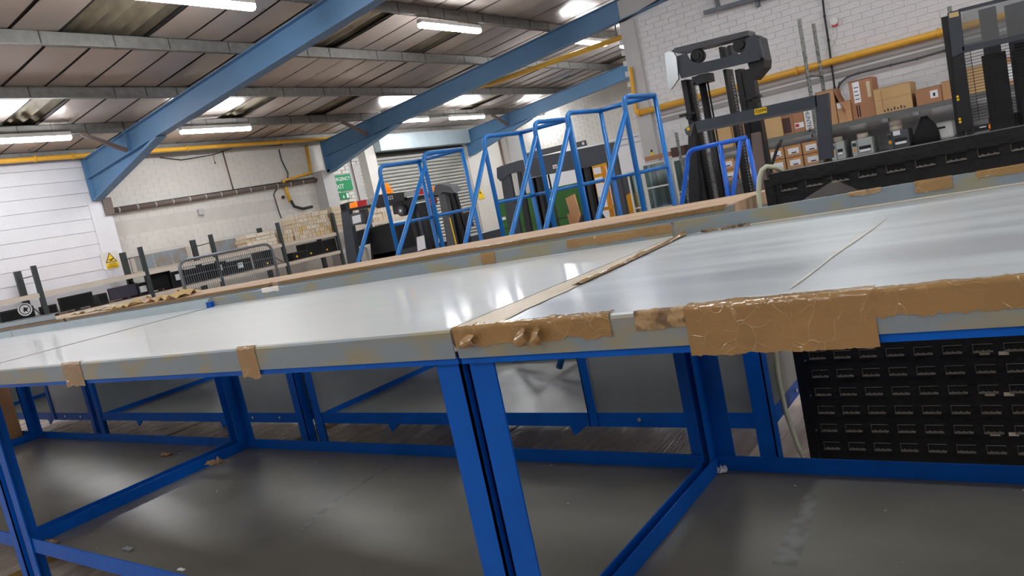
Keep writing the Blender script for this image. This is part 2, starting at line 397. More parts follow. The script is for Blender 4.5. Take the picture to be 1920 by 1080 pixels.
# roof: corrugated sheets, lining panels, purlins
ce = MB(); rows = []
ny = 500
for (x) in (-11.6, 8.2):
    rows.append([(x, -8+24.4*i/ny, zd(x)+.085+.04*math.sin(2*math.pi*(-8+24.4*i/ny)/.15)) for i in range(ny+1)])
rows2 = [[(v[0], v[1], v[2]+.02) for v in r] for r in rows]
ce.grid(rows).grid(rows2)
ceil = obj('ceiling', ce, sheet_m, kind='structure')
PUR = [-11.2, -9.95, -8.57, -7.12, -5.75, -4.35, -2.95, -1.55, -.15]
YS = [2.74+.4235*i for i in range(-1, 32)]
def deckpt(px, py):
    d = FW+(px-960)/FPX*RT-(py-540)/FPX*UP
    # CAM+t d on z=zd(x)
    t = (zd(CAM.x)-CAM.z)/(d.z-.085*d.x); return CAM+d*t
missing = set(); corr = []
for px in ((150, 40), (200, 30), (30, 215), (665, 55), (790, 100), (870, 60), (780, 205), (900, 195), (470, 208), (610, 198), (1140, 115)):
    p = deckpt(*px)
    for i in range(len(PUR)-1):
        if PUR[i] <= p.x < PUR[i+1]:
            j = int((p.y-YS[0])//.4235)
            missing.add((i, j))
            if px in ((150, 40), (200, 30), (665, 55), (870, 60)): missing.add((i, j+1)) if px[0] == 200 else None
rp = random.Random(11)
for i in range(len(PUR)-1):
    x0, x1 = PUR[i]+.004, PUR[i+1]-.004
    if i >= 6: continue
    for j in range(len(YS)-1):
        if (i, j) in missing: continue
        y0, y1 = YS[j]+.015, YS[j+1]-.015
        if y1 > 16: continue
        sag = rp.uniform(.004, .016); tilt = rp.uniform(-.003, .003); rows = []
        nx = 4
        for a in range(nx+1):
            x = x0+(x1-x0)*a/nx; r = []
            for b_ in range(4):
                y = y0+(y1-y0)*b_/3
                r.append((x, y, zd(x)-.002-sag*math.sin(math.pi*a/nx)*.7-sag*.25*math.sin(math.pi*b_/3)+tilt*(b_-1.5)+.008))
            rows.append(r)
        mb = MB().grid(rows); mb.grid([[(v[0], v[1], v[2]+.003) for v in r] for r in rows])
        obj('roof_panel', mb, panel_m, ceil)
mb = MB()
for i in range(6):
    for j in range(len(YS)):
        if YS[j] > 16 or ((i, j) in missing and (i, j-1) in missing): continue
        x0, x1 = PUR[i], PUR[i+1]; y = YS[j]
        mb.add([(x0, y-.026, zd(x0)+.0125), (x1, y-.026, zd(x1)+.0125), (x1, y+.026, zd(x1)+.0125), (x0, y+.026, zd(x0)+.0125)], [(0, 1, 2, 3)])
obj('joint_strips', mb, joint_m, ceil, kind='stuff')
# lining panels beyond the visible bays, joined
mb = MB()
for j in range(60):
    y0 = YS[0]-.4235*26+.4235*j
    if y0 > 15.6: break
    mb.add([(-2.95, y0+.007, zd(-2.95)), (8.1, y0+.007, zd(8.1)), (8.1, y0+.416, zd(8.1)), (-2.95, y0+.416, zd(-2.95))], [(0, 1, 2, 3)])
    if y0 < YS[0]-.1: mb.add([(-11.2, y0+.007, zd(-11.2)), (-2.95, y0+.007, zd(-2.95)), (-2.95, y0+.416, zd(-2.95)), (-11.2, y0+.416, zd(-11.2))], [(0, 1, 2, 3)])
obj('roof_lining', mb, panel_m, ceil, kind='stuff')
for i, x in enumerate(PUR):
    zb, ztp = zt(x), zd(x)+.004
    pu = obj('purlin', MB().box((x-.004, -7.9, zb), (x+.004, 16, ztp)).box((x-.004, -7.9, zb), (x+.06, 16, zb+.006)).box((x-.06, -7.9, ztp-.004), (x+.004, 16, ztp)),
             purlin_m, kind='structure')
    if i in (1, 2, 3, 4):
        rr = random.Random(i); y = 2.9
        while y < 14:
            y += rr.uniform(.35, .95)
            obj('purlin_tie', B((x-.007, y, zb-.003), (x+.008, y+.012, ztp)), wrap_m, pu)
# eaves beam
obj('trim_1', B((XL-.02, -8, 2.985), (XL+.13, 16, 3.02)), wall_g, kind='structure')
# rafters (I section) with haunch
def rafter(y, xe, label):
    t = thing('rafter', label, 'roof beam', (XL, y, 2.3), group=None, kind='structure')
    x0 = XL+.06
    top = lambda x: zt(x)
    bot = lambda x: zt(x)-.29
    obj('web', MB().prism([(x0, bot(x0)), (xe, bot(xe)), (xe, top(xe)), (x0, top(x0))], 1, y-.006, y+.006), rafter_m, t)
    obj('top_flange', MB().prism([(x0, top(x0)-.012), (xe, top(xe)-.012), (xe, top(xe)), (x0, top(x0))], 1, y-.07, y+.07), rafter_m, t)
    obj('bottom_flange', MB().prism([(x0, bot(x0)), (xe, bot(xe)), (xe, bot(xe)+.012), (x0, bot(x0)+.012)], 1, y-.07, y+.07), rafter_m, t)
    xh = -9.25
    obj('haunch_web', MB().prism([(x0, 2.37), (x0+.05, 2.37), (xh, bot(xh)), (x0, bot(x0))], 1, y-.006, y+.006), rafter_m, t)
    obj('haunch_flange', MB().prism([(x0, 2.355), (x0+.06, 2.355), (xh+.1, bot(xh)-.004), (xh, bot(xh)+.01), (x0+.04, 2.37), (x0, 2.37)], 1, y-.07, y+.07), rafter_m, t)
    obj('end_plate', B((x0-.015, y-.075, 2.35), (x0, y+.075, 2.99)), rafter_m, t)
    xs_ = -9.92; obj('stiffener', B((xs_-.006, y-.07, bot(xs_)), (xs_+.006, y+.07, top(xs_)-.01)), rafter_m, t)
    obj('knee_brace', MB().beam((-9.94, y-.62, zt(-9.95)+.0), (-9.94, y-.075, bot(-9.94)+.04), .05, .05), strut_m, t)
    
    return t
rafter(RAFT_Y[0], 8, 'blue steel roof beam above the camera, outside the view')
rafter(RAFT_Y[1], 8, 'nearest blue steel roof beam with haunch on the left wall pier')
rafter(RAFT_Y[2], 8, 'blue roof beam running behind the grey gable wall, second from the left')
rafter(RAFT_Y[3], -4.65, 'farthest blue roof beam, ending beside the roller shutter housing')

# lamps
def lamp(x, y0, z, i, label, L=1.17, g=None, ang=0):
    t = thing('ceiling_light', label, 'ceiling light', (x, y0+L/2, z), g)
    obj('housing', MB().prism([(x-.045, z), (x+.045, z), (x+.03, z+.05), (x-.03, z+.05)], 1, y0, y0+L), white_pl, t)
    obj('diffuser', MB().prism([(x-.04, z-.001), (x-.045, z-.03), (x-.025, z-.05), (x+.025, z-.05), (x+.045, z-.03), (x+.04, z-.001)], 1, y0+.01, y0+L-.01), lamp_m, t)
    for yy in (y0+.2, y0+L-.2): obj('hanger', MB().tube([(x, yy, z+.05), (x, yy, zd(x)-.02)], .003, 5), cable_m, t)
    return t
LC = [(-9.8, 3.55, 'lit strip light beside the left end of the nearest roof beam'), (-9.8, 6.23, 'lit strip light between the first and second blue roof beams'),
      (-9.8, 10.45, 'lit strip light emerging under the second blue roof beam'), (-9.8, 12.34, 'lit strip light above the roller shutter'),
      (-9.8, 15.1, 'small far lit lamp just past the farthest blue beam')]
LD = [(-5.7, 3.5, 'large bright strip light at the top edge, left of the nearest beam'), (-5.7, 6.99, 'bright strip light under the purlin at the top centre'),
      (-5.7, 10.55, 'lit strip light just beyond the second beam near the gable wall'), (-5.7, 12.34, 'far lit strip light cut off by the gable wall edge')]
for i, (x, y, l) in enumerate(LC): lamp(x, y, zt(x)-.055 if i != 4 else 2.95, i, l)
for i, (x, y, l) in enumerate(LD): lamp(x, y, zt(x)-.10, i, l)
gl = 'lit strip light behind or above the camera'
for x in (-9.8, -5.7, -1.6, 2.5, 6.2):
    for y in (-6.0, -2.8, .2, 3.5, 7.0):
        if x < -5 and y > 3: continue

        lamp(x, y, min(zt(x)-.10, 3.75), 0, gl, g='strip lights out of view')

# ------------------------------------------------------------------ benches
LEG = .055
def Lleg(x, y, sx, sy, z0, z1, w=LEG, w2=.05):
    """L angle: plate in XZ at y, plate in YZ at x"""
    mb = MB(); xa, xb = sorted((x, x+sx*w)); ya, yb = sorted((y, y+sy*w2))
    mb.box((xa, y if sy > 0 else y-.004, z0), (xb, y+.004 if sy > 0 else y, z1))
    mb.box((x if sx > 0 else x-.004, ya, z0), (x+.004 if sx > 0 else x, yb, z1))
    return mb
def bolts(t, pts):
    for p, ax in pts: obj('bolt', MB().disc(p, ax, .007, .005, 8), chrome, t)
def bench(x0, x1, y0, y1, label, top_m, row, lipdx=0, sheets=()):
    t = thing('packing_bench', label, 'bench', ((x0+x1)/2, (y0+y1)/2, 0), 'blue framed packing benches')
    zr = .837
    if row == 1:
        line = [(y0, .848), (y0, .893), (y0+.002, .8975), (y0+.006, .9), (y0+.1, .9), (y1-.1, .9), (y1-.004, .9), (y1-.0005, .9025), (y1, .906)]
        obj('worktop', MB().strip(line[2:8], x0, x1, .0018), top_m, t)
        obj('front_flange', MB().strip(line[:3], x0, x1, .0018), galv_edge, t)
        obj('rear_lip', MB().box((x0, y1-.002, .896), (x1-lipdx, y1+.001, .939)).box((x0, y1, .934), (x1-lipdx, y1+.012, .939)), galv_lite if x1 < -3.05 else galv_edge, t)
        obj('core_board', B((x0+.004, y0+.004, .872), (x1-.004, y1-.004, .8975)), ply, t)
    else:
        obj('worktop', B((x0, y0+.003, .88), (x1, y1, .9)), galv_plain, t)
        obj('front_lip', MB().box((x0, y0-.002, .85), (x1, y0+.002, .937)).box((x0, y0, .934), (x1, y0+.012, .937)), galv_edge if label != 'x' else galv_plain, t)
    # upper frame
    obj('top_rail', B((x0, y0+.004, zr), (x1, y0+.044, .849)), blue, t)
    obj('top_rail', B((x0, y1-.044, zr), (x1, y1-.004, .849)), blue, t)
    for x in (x0, x1-.035): obj('top_rail', B((x, y0+.045, zr), (x+.035, y1-.045, .849)), blue, t)
    for (x, sx) in ((x0+.004, 1), (x1-.004, -1)):
        obj('leg', Lleg(x, y0+.012, sx, 1, 0, zr), blue, t)
        obj('leg', Lleg(x, y1-.012, sx, -1, 0, zr), blue, t)
    # bottom rails: upright plate with inward ledge
    obj('bottom_rail', MB().box((x0+.01, y0+.018, .236), (x1-.01, y0+.022, .284)).box((x0+.01, y0+.018, .232), (x1-.01, y0+.05, .236)), blue, t)
    obj('bottom_rail', MB().box((x0+.01, y1-.022, .236), (x1-.01, y1-.018, .284)).box((x0+.01, y1-.05, .232), (x1-.01, y1-.018, .236)), blue, t)
    for x, sx in ((x0+.008, 1), (x1-.008, -1)):
        obj('bottom_rail', MB().box((x, y0+.022, .236), (x+sx*.004, y1-.022, .284)).box((x, y0+.022, .232), (x+sx*.03, y1-.022, .236)), blue, t)
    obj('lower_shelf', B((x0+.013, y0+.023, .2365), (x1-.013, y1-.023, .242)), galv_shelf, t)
    bolts(t, [((x0+.03, y1-.017, .60), (0, -1, 0)), ((x1-.03, y1-.017, .60), (0, -1, 0))])
    return t
G1 = [(-7.52, -5.285), (-5.275, -3.068), (-3.022, -.8175), (-.8095, 1.42)]
Y0, Y1 = .907, 1.868
b_far = bench(*G1[0], Y0, Y1, 'leftmost blue framed bench of the front row, mostly out of view', galv_top, 1)
b_l = bench(*G1[1], Y0, Y1, 'front row bench with clean lower rear lip, left of the long shiny one', galv_top, 1)
b_m = bench(*G1[2], Y0, Y1, 'long shiny steel topped front row bench with two tape patches on its edge', galv_top, 1)
b_r = bench(*G1[3], Y0, Y1, 'nearest front row bench, edge wrapped in crumpled brown tape', film_top, 1)
Z0, Z1 = 2.165, 3.11
G2 = [(-7.43, -5.24), (-5.20, -3.02), (-2.95, -.742)]
lab2 = ['leftmost rear row bench under the torn cardboard pile', 'rear row bench seen through the left part of the front bench', 'rear row bench with end panels, ending beside the black louvre panel']
R2 = [bench(a, b, Z0, Z1, l, galv_plain, 2) for (a, b), l in zip(G2, lab2)]
for t, (a, b) in zip(R2, G2):
    xs = a+1.55
    obj('leg', Lleg(xs, Z0+.012, 1, 1, .236, .826, .036, .03), blue, t)
    obj('front_panel', B((xs+.036, Z0+.02, .284), (b-.055, Z0+.023, .826)), galv_plain, t)
    obj('side_panel', B((a+.012, Z0+.05, .27), (a+.015, Z1-.05, .826)), galv_plain, t)
    obj('side_panel', B((b-.012, Z0+.06, .27), (b-.009, Z1-.05, .826)), galv_plain, t)
    obj('side_panel', B((xs+.01, Z0+.06, .27), (xs+.013, Z1-.05, .826)), galv_plain, t)
    for xx in (a+.5, b-.75): obj('foot_bracket', MB().prism([(xx, .232), (xx+.07, .232), (xx+.012, .195)], 1, Z0+.02, Z0+.03), blue, t)
    bolts(t, [((b-.03, Z0+.012, .62), (0, -1, 0)), ((xs+.018, Z0+.012, .62), (0, -1, 0)), ((b-.2, Z0+.018, .26), (0, -1, 0)), ((xs+.2, Z0+.018, .26), (0, -1, 0)),
              ((b-.005, Z0+.035, .6), (1, 0, 0)), ((b-.005, Z0+.3, .26), (1, 0, 0))])
# blue tab between lip ends
obj('joint_tab', B((-3.064, Y1-.015, .893), (-3.026, Y1+.002, .925)), blue, b_m, label='blue metal tab between two bench lips')
# plywood boards lying on rear row
def jag(x0, x1, yf, yb, z0, z1, seed, amp=.03, n=60):
    mb = MB(); r = random.Random(seed); fr = []; bk = []
    for i in range(n+1):
        x = x0+(x1-x0)*i/n; fr.append((x, yf+r.uniform(-.002, .002))); bk.append((x, yb+amp*noise.noise((x*3, seed, 0))+r.uniform(-.006, .006)))
    rows = [[(x, y, z1) for x, y in fr], [(x, y, z1+.0) for x, y in bk], [(x, y, z0) for x, y in bk], [(x, y, z0) for x, y in fr], [(x, y, z1) for x, y in fr]]
    mb.grid(rows, False)
    for k in (0, n): mb.add([rows[j][k] for j in range(4)], [(0, 1, 2, 3)])
    return mb
for i, ((a, b), l) in enumerate(zip(((-7.4, -5.22), (-5.2, -2.99), (-2.985, -.75)), (
        'plywood board on the rear bench below the torn cardboard, at the left', 'plywood board edge behind the shiny bench, below the grey barrier', 'plywood board behind the shiny bench, below the blue handrails'))):
    t = thing('plywood_board', l, 'board', ((a+b)/2, 2.4, .9))
    obj('board', jag(a, b, Z0+.013, 2.60, .9003, .9405, i+2), ply, t)
    obj('edge_tape', B((a+.05, Z0-.004, .929), (b-.02, Z0+.03, .9415)), tape, t)
# extra ply sheet beyond, paler, to the right by the louvre panel
def torn(name, x, y, z, s, seed, mt, h=.02):
    r = random.Random(seed); n = 7; rows = []
    for i in range(n):
        row = []
        for j in range(n):
            u, v = (i/(n-1)-.5), (j/(n-1)-.5)
            e = 1+.25*noise.noise((u*5+seed, v*5, 0))
            row.append((x+u*s[0]*e, y+v*s[1]*e, z+.001+abs(noise.noise((u*4+seed*1.7, v*4, 2)))*h))
        rows.append(row)
    mb = MB().grid(rows, False); mb.grid([[(a, b, c+.0015) for a, b, c in rw] for rw in rows], False)
    return mb
r = random.Random(4)
pile = [(-4.02, 2.28), (-4.30, 2.33), (-4.58, 2.28), (-4.86, 2.33), (-5.16, 2.40), (-5.48, 2.42)]
tcl = ['largest torn', 'curled torn', 'small torn', 'flat torn', 'thin torn', 'farthest left torn']
for i, (x, y) in enumerate(pile):
    obj('cardboard_scrap', torn('s', x, y, .9406, (.23, .16), i, cream if i % 2 else ply, (.075, .06, .05, .03, .03, .02)[i]), (cream3, ply, cream3, cream, cream2, cream)[i], label=tcl[i]+' piece of cardboard lying on the rear bench left of the barrier', cat='cardboard scrap', group='torn cardboard on the rear bench')
st = thing('metal_strip', 'pale grey folded steel strip lying on the rear bench at far left', 'metal strip', (-6.4, 2.2, .942))
pm = P(100, 588, 1, 2.17)
obj('strip_channel', MB().box((-7.38, 2.19, .942), (-5.42, 2.194, .984)).box((-7.38, 2.19, .98), (-5.42, 2.225, .984)).box((-7.38, 2.19, .9418), (-5.42, 2.225, .945)), galv_lite, st)

# tape wrapped over the front edge
def edge_tape(name, t, x0, x1, ins, zb, mt, seed, amp=.002, jagb=.004, label=None, nx=None, jagt=.004):
    nx = nx or max(8, int((x1-x0)/.004)); rows = []; r = random.Random(seed)
    prof_n = 16
    for i in range(nx+1):
        x = x0+(x1-x0)*i/nx
        zb_ = zb+jagb*noise.noise((x*30, seed, 1))*2+jagb*.5*r.uniform(-1, 1); ins_ = ins+jagt*noise.noise((x*25, seed, 5))*2+jagt*.4*r.uniform(-1, 1)
        L = ins_+(.9-zb_); row = []
        for k in range(prof_n+1):
            s = L*k/prof_n; c = noise.noise((x*55+seed, s*60, 3)); c2 = abs(noise.noise((x*130, s*70+seed, 9)))
            o = .0008+amp*max(0, c)+amp*.6*c2
            if s < ins_: row.append((x, Y0+ins_-s, .9+o))
            else:
                zz = .9-(s-ins_); row.append((x, Y0-o, min(zz, .898)))
        rows.append(row)
    return obj(name, MB().grid(rows), mt, t, label=label)
edge_tape('tape_patch', b_m, -2.29, -2.175, .012, .832, tape, 1, .0012, label='brown tape patch over the bench edge')
edge_tape('tape_patch', b_m, -1.43, -1.365, .008, .832, tape, 2, .0012, label='narrow brown tape patch over the bench edge')
edge_tape('tape_wrap', b_r, -.811, -.515, .022, .868, tape, 3, .0022, .005, label='crumpled brown tape on the bench corner')
edge_tape('tape_wrap', b_r, -.4755, -.402, .006, .874, tape_dirty, 4, .003, .002, label='dirty frayed tape')
edge_tape('tape_wrap', b_r, -.402, -.171, .024, .833, tape, 5, .0012, .002, label='wide wrinkled brown tape over the bench edge')
edge_tape('tape_wrap', b_r, -.171, .30, .016, .868, tape, 6, .0014, .004, label='brown tape with shiny creases')
def flap(t, x, w, zt_, h, seed):
    rows = []
    for k in range(9):
        u = k/8; row = []
        for j in range(5):
            v = j/4-.5
            row.append((x+v*w*(1-.25*u)+.006*noise.noise((u*3, seed, v)), Y0-.003-.014*math.sin(u*2.6+v)-.003*abs(noise.noise((u*6, v*6, seed))), zt_-h*u))
        rows.append(row)
    obj('tape_flap', MB().grid(rows), tape, t, label='loose torn tape flap')
flap(b_r, -.668, .018, .892, .028, 1); flap(b_r, -.640, .02, .89, .026, 2); flap(b_r, -.775, .03, .888, .02, 5)
# residue strips on seam
rows = []
for i in range(81):
    u = i/80; y = Y0+.004+(Y1-Y0-.008)*u; wl_ = .002; wr_ = .062*(1-u)**.8+.026+.006*noise.noise((u*14, 0, 0))
    rows.append([(-.807+wl_+(wr_-wl_)*k/6, y, .9012+.0012*abs(noise.noise((u*30, k, 0)))) for k in range(7)])
obj('seam_tape', MB().grid(rows), filmtape, b_r, label='worn translucent tape along the seam')
rows = []
for i in range(101):
    u = i/100; y = Y0+.30+(Y1-Y0-.31)*u
    hgt = .004+.010*max(0, noise.noise((u*9, 3, 0)))+.018*max(0, u-.72)
    xx = -.807+.062*(1-(.30+.66*u))**.8+.020
    if .33 < u < .42: hgt *= .3
    rows.append([(xx-.014, y, .9018), (xx-.006, y, .9018+hgt*.7), (xx+.003, y, .902+hgt), (xx+.010+.004*noise.noise((u*20, 1, 1)), y, .902+hgt*.25)])
obj('tape_fold', MB().grid(rows), tape, b_r, label='raised brown tape fold along the seam')
def lip_tape(t, x0, x1, zb, zt_, mt, seed, label=None):
    rows = []; n = max(10, int((x1-x0)/.01))
    for i in range(n+1):
        x = x0+(x1-x0)*i/n; b_ = zb+.006*noise.noise((x*16, seed, 0))+.002*noise.noise((x*60, seed, 0))
        rows.append([(x, Y1-.0035-.0015*abs(noise.noise((x*40, k, seed))), b_+(zt_-b_)*k/4) for k in range(5)]+[(x, Y1+.004, zt_+.0012)])
    return obj('lip_tape', MB().grid(rows), mt, t, label=label)
lip_tape(b_m, P(1060, 440, 1, Y1).x, -.815, .913, .935, tape, 1, 'brown tape strip on the rear lip')
lip_tape(b_m, P(902, 480, 1, Y1).x, P(928, 480, 1, Y1).x, .903, .9395, tape, 2, 'short tape tag on the rear lip')
lip_tape(b_r, P(1590, 360, 1, Y1).x, P(1652, 355, 1, Y1).x, .930, .940, tape_dirty, 4)
lip_tape(b_r, P(1715, 345, 1, Y1).x, P(1785, 335, 1, Y1).x, .915, .940, tape, 5)
lip_tape(b_r, P(1830, 320, 1, Y1).x, .12, .924, .940, tape, 6)
lip_tape(b_m, P(488, 530, 1, Y1).x, P(520, 525, 1, Y1).x, .925, .944, tape_pale, 7, 'pale tape tag on the rear lip')
obj('edge_highlight', B((-.70, Y1-.0065, .9005), (.35, Y1-.0025, .9035)), cream2, b_r, label='painted highlight strip along the rear lip')  # pale strip painted as the highlight on the worktop's curled edge
filmc = mat('yellowed_film_crease', (196, 196, 184), .42, 0, var=.05, scale=30, bump=.3, bscale=40)
# crumbs and scraps
mb = MB(); r = random.Random(9)
for i in range(46):
    x = -.745+r.uniform(0, .14); y = Y1-.004-r.uniform(0, .022); s_ = r.uniform(.002, .005)
    mb.add([(x, y, .9015), (x+s_*2, y+s_*.3, .902), (x+s_, y+s_, .9015+s_*1.3), (x+s_*.4, y-s_, .903+s_)], [(0, 1, 2), (0, 1, 3), (1, 2, 3), (0, 2, 3)])
obj('crumb_heap', mb, tape_dirty, label='heap of dark crumbs by the rear lip at the taped seam', cat='debris', kind='stuff')
mb = MB()
for (x, y) in [(p.x, p.y) for p in (P(535+i*0, 553, 2, .9) for i in range(1))]: mb.box((x, y, .9), (x+.01, y+.006, .903))
for i in range(40):
    g = r.choice(G1[1:]); x = r.uniform(g[0]+.1, min(g[1]-.1, .3)); y = Y1-.03-abs(r.gauss(0, .05)) if i % 2 else r.uniform(Y0+.06, Y1-.06); s_ = r.uniform(.0015, .004)
    mb.add([(x, y, .2421), (x+s_*2, y+s_*.3, .2424), (x+s_, y+s_, .2425+s_), (x+s_*.4, y-s_, .243+s_)], [(0, 1, 2), (0, 1, 3), (1, 2, 3), (0, 2, 3)])
obj('shelf_grit', mb, cream2, label='scattered pale grit on the lower shelves of the front row', cat='debris', kind='stuff')
scr = [(405, 862, .30, (.10, .05), tape_dirty, .03, 'crumpled brown paper caught on the shelf rail under the shiny bench'),
       (312, 853, .2425, (.07, .025), card, .015, 'curled brown scrap on the left lower shelf'),
       (1352, 884, .2425, (.035, .035), paper, .03, 'crumpled white scrap at the shelf corner by the louvre panel'),
       (95, 1018, .2425, (.09, .03), tape_dirty, .012, 'torn brown scrap at the near left shelf corner'),
       (340, 1069, .2425, (.03, .012), paper, .003, 'small flat white scrap near the bottom edge of the shelf'),
       (240, 1030, .2425, (.05, .02), galv_lite, .004, 'pale peeled scrap on the near left shelf')]
for i, (px, py, z_, s_, mt, h, l) in enumerate(scr):
    p = P(px, py, 2, z_); obj('scrap', torn('s', p.x, p.y, z_ if z_ < .29 else .2845, s_, i+20, mt, h), mt, label=l, cat='scrap')
# marks on shelf: thin dried adhesive streak and a pale patch
def ribbon(pts, w, z_):
    rows = []
    for i, (px, py) in enumerate(pts):
        p = P(px, py, 2, z_); ww = w[i] if isinstance(w, (list, tuple)) else w
        q = P(*pts[min(i+1, len(pts)-1)], 2, z_)-P(*pts[max(i-1, 0)], 2, z_); q.z = 0; q.normalize(); n_ = Vector((-q.y, q.x, 0))
        rows.append([tuple(p-n_*ww/2), tuple(p+n_*ww/2)])
    return MB().grid(rows)
pale_mark = mat('pale_shelf_mark', (138, 141, 138), .4, scale=30, rgb2=(116, 117, 113), t0=.4, t1=.6)
obj('shelf_mark', ribbon([(752, 866), (700, 893), (650, 925), (610, 955), (560, 1000)], [.012, .02, .025, .03, .03], .2426), pale_mark, b_m, label='dried adhesive streak across the shelf')
obj('shelf_mark', ribbon([(1520, 928), (1500, 990), (1470, 1060)], [.03, .045, .05], .2426), pale_mark, b_r, label='pale patch on the shelf')
obj('film_crease', ribbon([(1482, 540), (1500, 526), (1535, 501), (1560, 480), (1600, 452), (1640, 425), (1662, 408)], [.002, .007, .003, .006, .01, .006, .002], .9012), filmc, b_r, label='yellowed crease in the film on the worktop')
# cardboard box on the left shelf, printed
def carton(name, label, a, b, mt, group=None, faceax=1, face=None, marks=(), cat='box', tp=True):
    """marks: list of (u0,v0,u1,v1,mat) on the visible face in 0..1"""
    t = thing(name, label, cat, ((a[0]+b[0])/2, (a[1]+b[1])/2, min(a[2], b[2])), group)
    o = obj('carton_body', B(a, b), mt, t, bevel=.004)
    x0, x1 = sorted((a[0], b[0])); y0, y1 = sorted((a[1], b[1])); z0, z1 = sorted((a[2], b[2]))
    if faceax == 1:
        f = lambda u, v, d: (x0+(x1-x0)*u, y0-d, z0+(z1-z0)*v)
        if tp: obj('flap_seam', B((x0+.003, (y0+y1)/2-.004, z1-.001), (x1-.003, (y0+y1)/2+.004, z1+.0015)), joint_m, t)
        if tp: obj('flap_seam', B(f(0, .985, .0012), f(1, .975, 0)), joint_m, t)
    else:
        f = lambda u, v, d: (x1+d, y0+(y1-y0)*u, z0+(z1-z0)*v)
    for mk in marks:
        u0, v0, u1, v1, mm = mk[:5]; d = mk[5] if len(mk) > 5 else .0015
        obj('box_label' if mm in (paper, orange, redp) else 'print', B(f(u0, v0, d), f(u1, v1, 0)), mm, t)
    return t
c1 = carton('cardboard_box', 'printed cardboard box on the lower shelf at the far left', (-6.05, 1.26, .243), (-5.50, 1.843, .60), card, marks=((.25, .2, .3, .75, ink), (.35, .15, .55, .25, ink)))
for yv in (.30, .52, .74):
    obj('print', MB().box((-5.4998, 1.24+.6*yv, .30), (-5.4985, 1.24+.6*yv+.03, .44)).box((-5.4998, 1.24+.6*yv-.06, .36), (-5.4985, 1.24+.6*yv, .38)), ink, c1)

# ------------------------------------------------------------------ louvre panel
LY = 2.35
lp = thing('louvre_panel', 'black louvred steel panel on a stand beside the end of the rear benches', 'louvre panel', (.1, LY+.03, 0))
pl = P(1450, 330, 1, LY); xl0 = -.70; xl1 = .95
obj('panel_face', B((xl0+.02, LY, .06), (xl1-.02, LY+.003, .985)), louvre_m, lp)
obj('top_channel', MB().box((xl0+.02, LY-.012, .985), (xl1-.02, LY+.075, 1.0)).box((xl0+.02, LY-.012, .965), (xl1-.02, LY-.008, .985)), louvre_m, lp)
for x in (xl0, xl1-.03): obj('side_channel', B((x, LY-.004, 0.02), (x+.03, LY+.07, .985)), louvre_m, lp)
obj('stand_foot', MB().box((xl0, LY-.06, 0), (xl0+.04, LY+.5, .03)), louvre_m, lp); obj('stand_foot', MB().box((xl1-.04, LY-.06, 0), (xl1, LY+.5, .03)), louvre_m, lp)
obj('back_face', B((xl0+.02, LY+.06, .06), (xl1-.02, LY+.063, .985)), louvre_m, lp)
lm = MB()
wv, hv = .0235, .0226
lm.prism([(-wv, hv*.5), (wv, hv*.5), (wv+.001, hv*.5-.001), (-wv-.001, hv*.5-.001)], 1, -.003, 0)
lm.box((-wv-.0006, -.0035, -hv*.3), (-wv+.0006, 0, hv*.5))
lm.prism([(-wv, -hv*.35), (-wv*.72, -hv*.35), (-wv*.6, -hv*.22), (-wv*.4, -hv*.35), (-wv*.1, -hv*.35), (0, -hv*.2), (wv*.1, -hv*.35), (wv*.45, -hv*.35), (wv*.6, -hv*.22), (wv*.75, -hv*.35), (wv, -hv*.33), (wv, -hv*.52), (-wv, -hv*.52)], 1, -.010, -.002)
louv_me = mesh_of('louvre', lm, louvre_edge)
slot_me = mesh_of('slot', MB().box((-wv, -.0012, -hv*.35), (wv, .0005, hv*.45)), cloth)
px0 = P(1527, 341, 1, LY); px1 = P(1853, 283, 1, LY)
dx = (px1.x-px0.x)/6.0
zrow0 = (px0.z+px1.z)/2
zlow = P(1575, 664, 1, LY).z
nrow = max(1, round((zrow0-zlow)/.0595)); dzr = (zrow0-zlow)/nrow
lv = 0
for i in range(-1, 16):
    x = px0.x+dx*i
    if x < xl0+.05 or x > xl1-.05: continue
    for j in range(0, nrow+7):
        z_ = zrow0-dzr*j
        if z_ < .1: break
        inst('louvre', louv_me, lp, (x, LY, z_)); lv += 1
obj('slots', (lambda mb: ([mb.box((px0.x+dx*i-wv, LY-.0012, zrow0-dzr*j-hv*.35), (px0.x+dx*i+wv, LY+.0005, zrow0-dzr*j+hv*.45)) for i in range(-1, 16) for j in range(nrow+7) if xl0+.05 < px0.x+dx*i < xl1-.05 and zrow0-dzr*j > .1], mb)[1])(MB()), cloth, lp, kind='stuff')
for (px, py) in ((1846, 662), (1882, 662), (1856, 739), (1892, 739), (1866, 814), (1901, 814)):
    p = P(px, py, 1, LY); obj('fixing_slot', MB().box((p.x-.012, LY-.002, p.z-.005), (p.x+.012, LY, p.z+.005)), cream2, lp, label='pale slotted hole')
for (px, py) in ((1520, 741), (1531, 806), (1510, 676)):
    p = P(px, py, 1, LY); obj('bolt', MB().disc((p.x, LY, p.z), (0, -1, 0), .004, .003, 8), chrome, lp)
pts = [P(*q, 1, LY-.03) for q in ((1462, 322), (1452, 314), (1441, 311), (1432, 318), (1427, 335), (1426, 360), (1430, 400), (1441, 520), (1457, 655), (1463, 705), (1477, 770), (1500, 835))]
pts = [Vector((p.x, 2.30+(.05 if i == 0 else 0)+(.03 if i == 1 else 0), p.z)) for i, p in enumerate(pts)]
pts.append(Vector((pts[-1].x+.04, 2.28, .02))); pts.append(Vector((pts[-1].x+.25, 2.25, .012)))
hs = MB().tube(pts, .0075, 10); obj('cable', hs, hose_m, label='pale cable hooked over the corner of the black louvre panel', cat='cable')
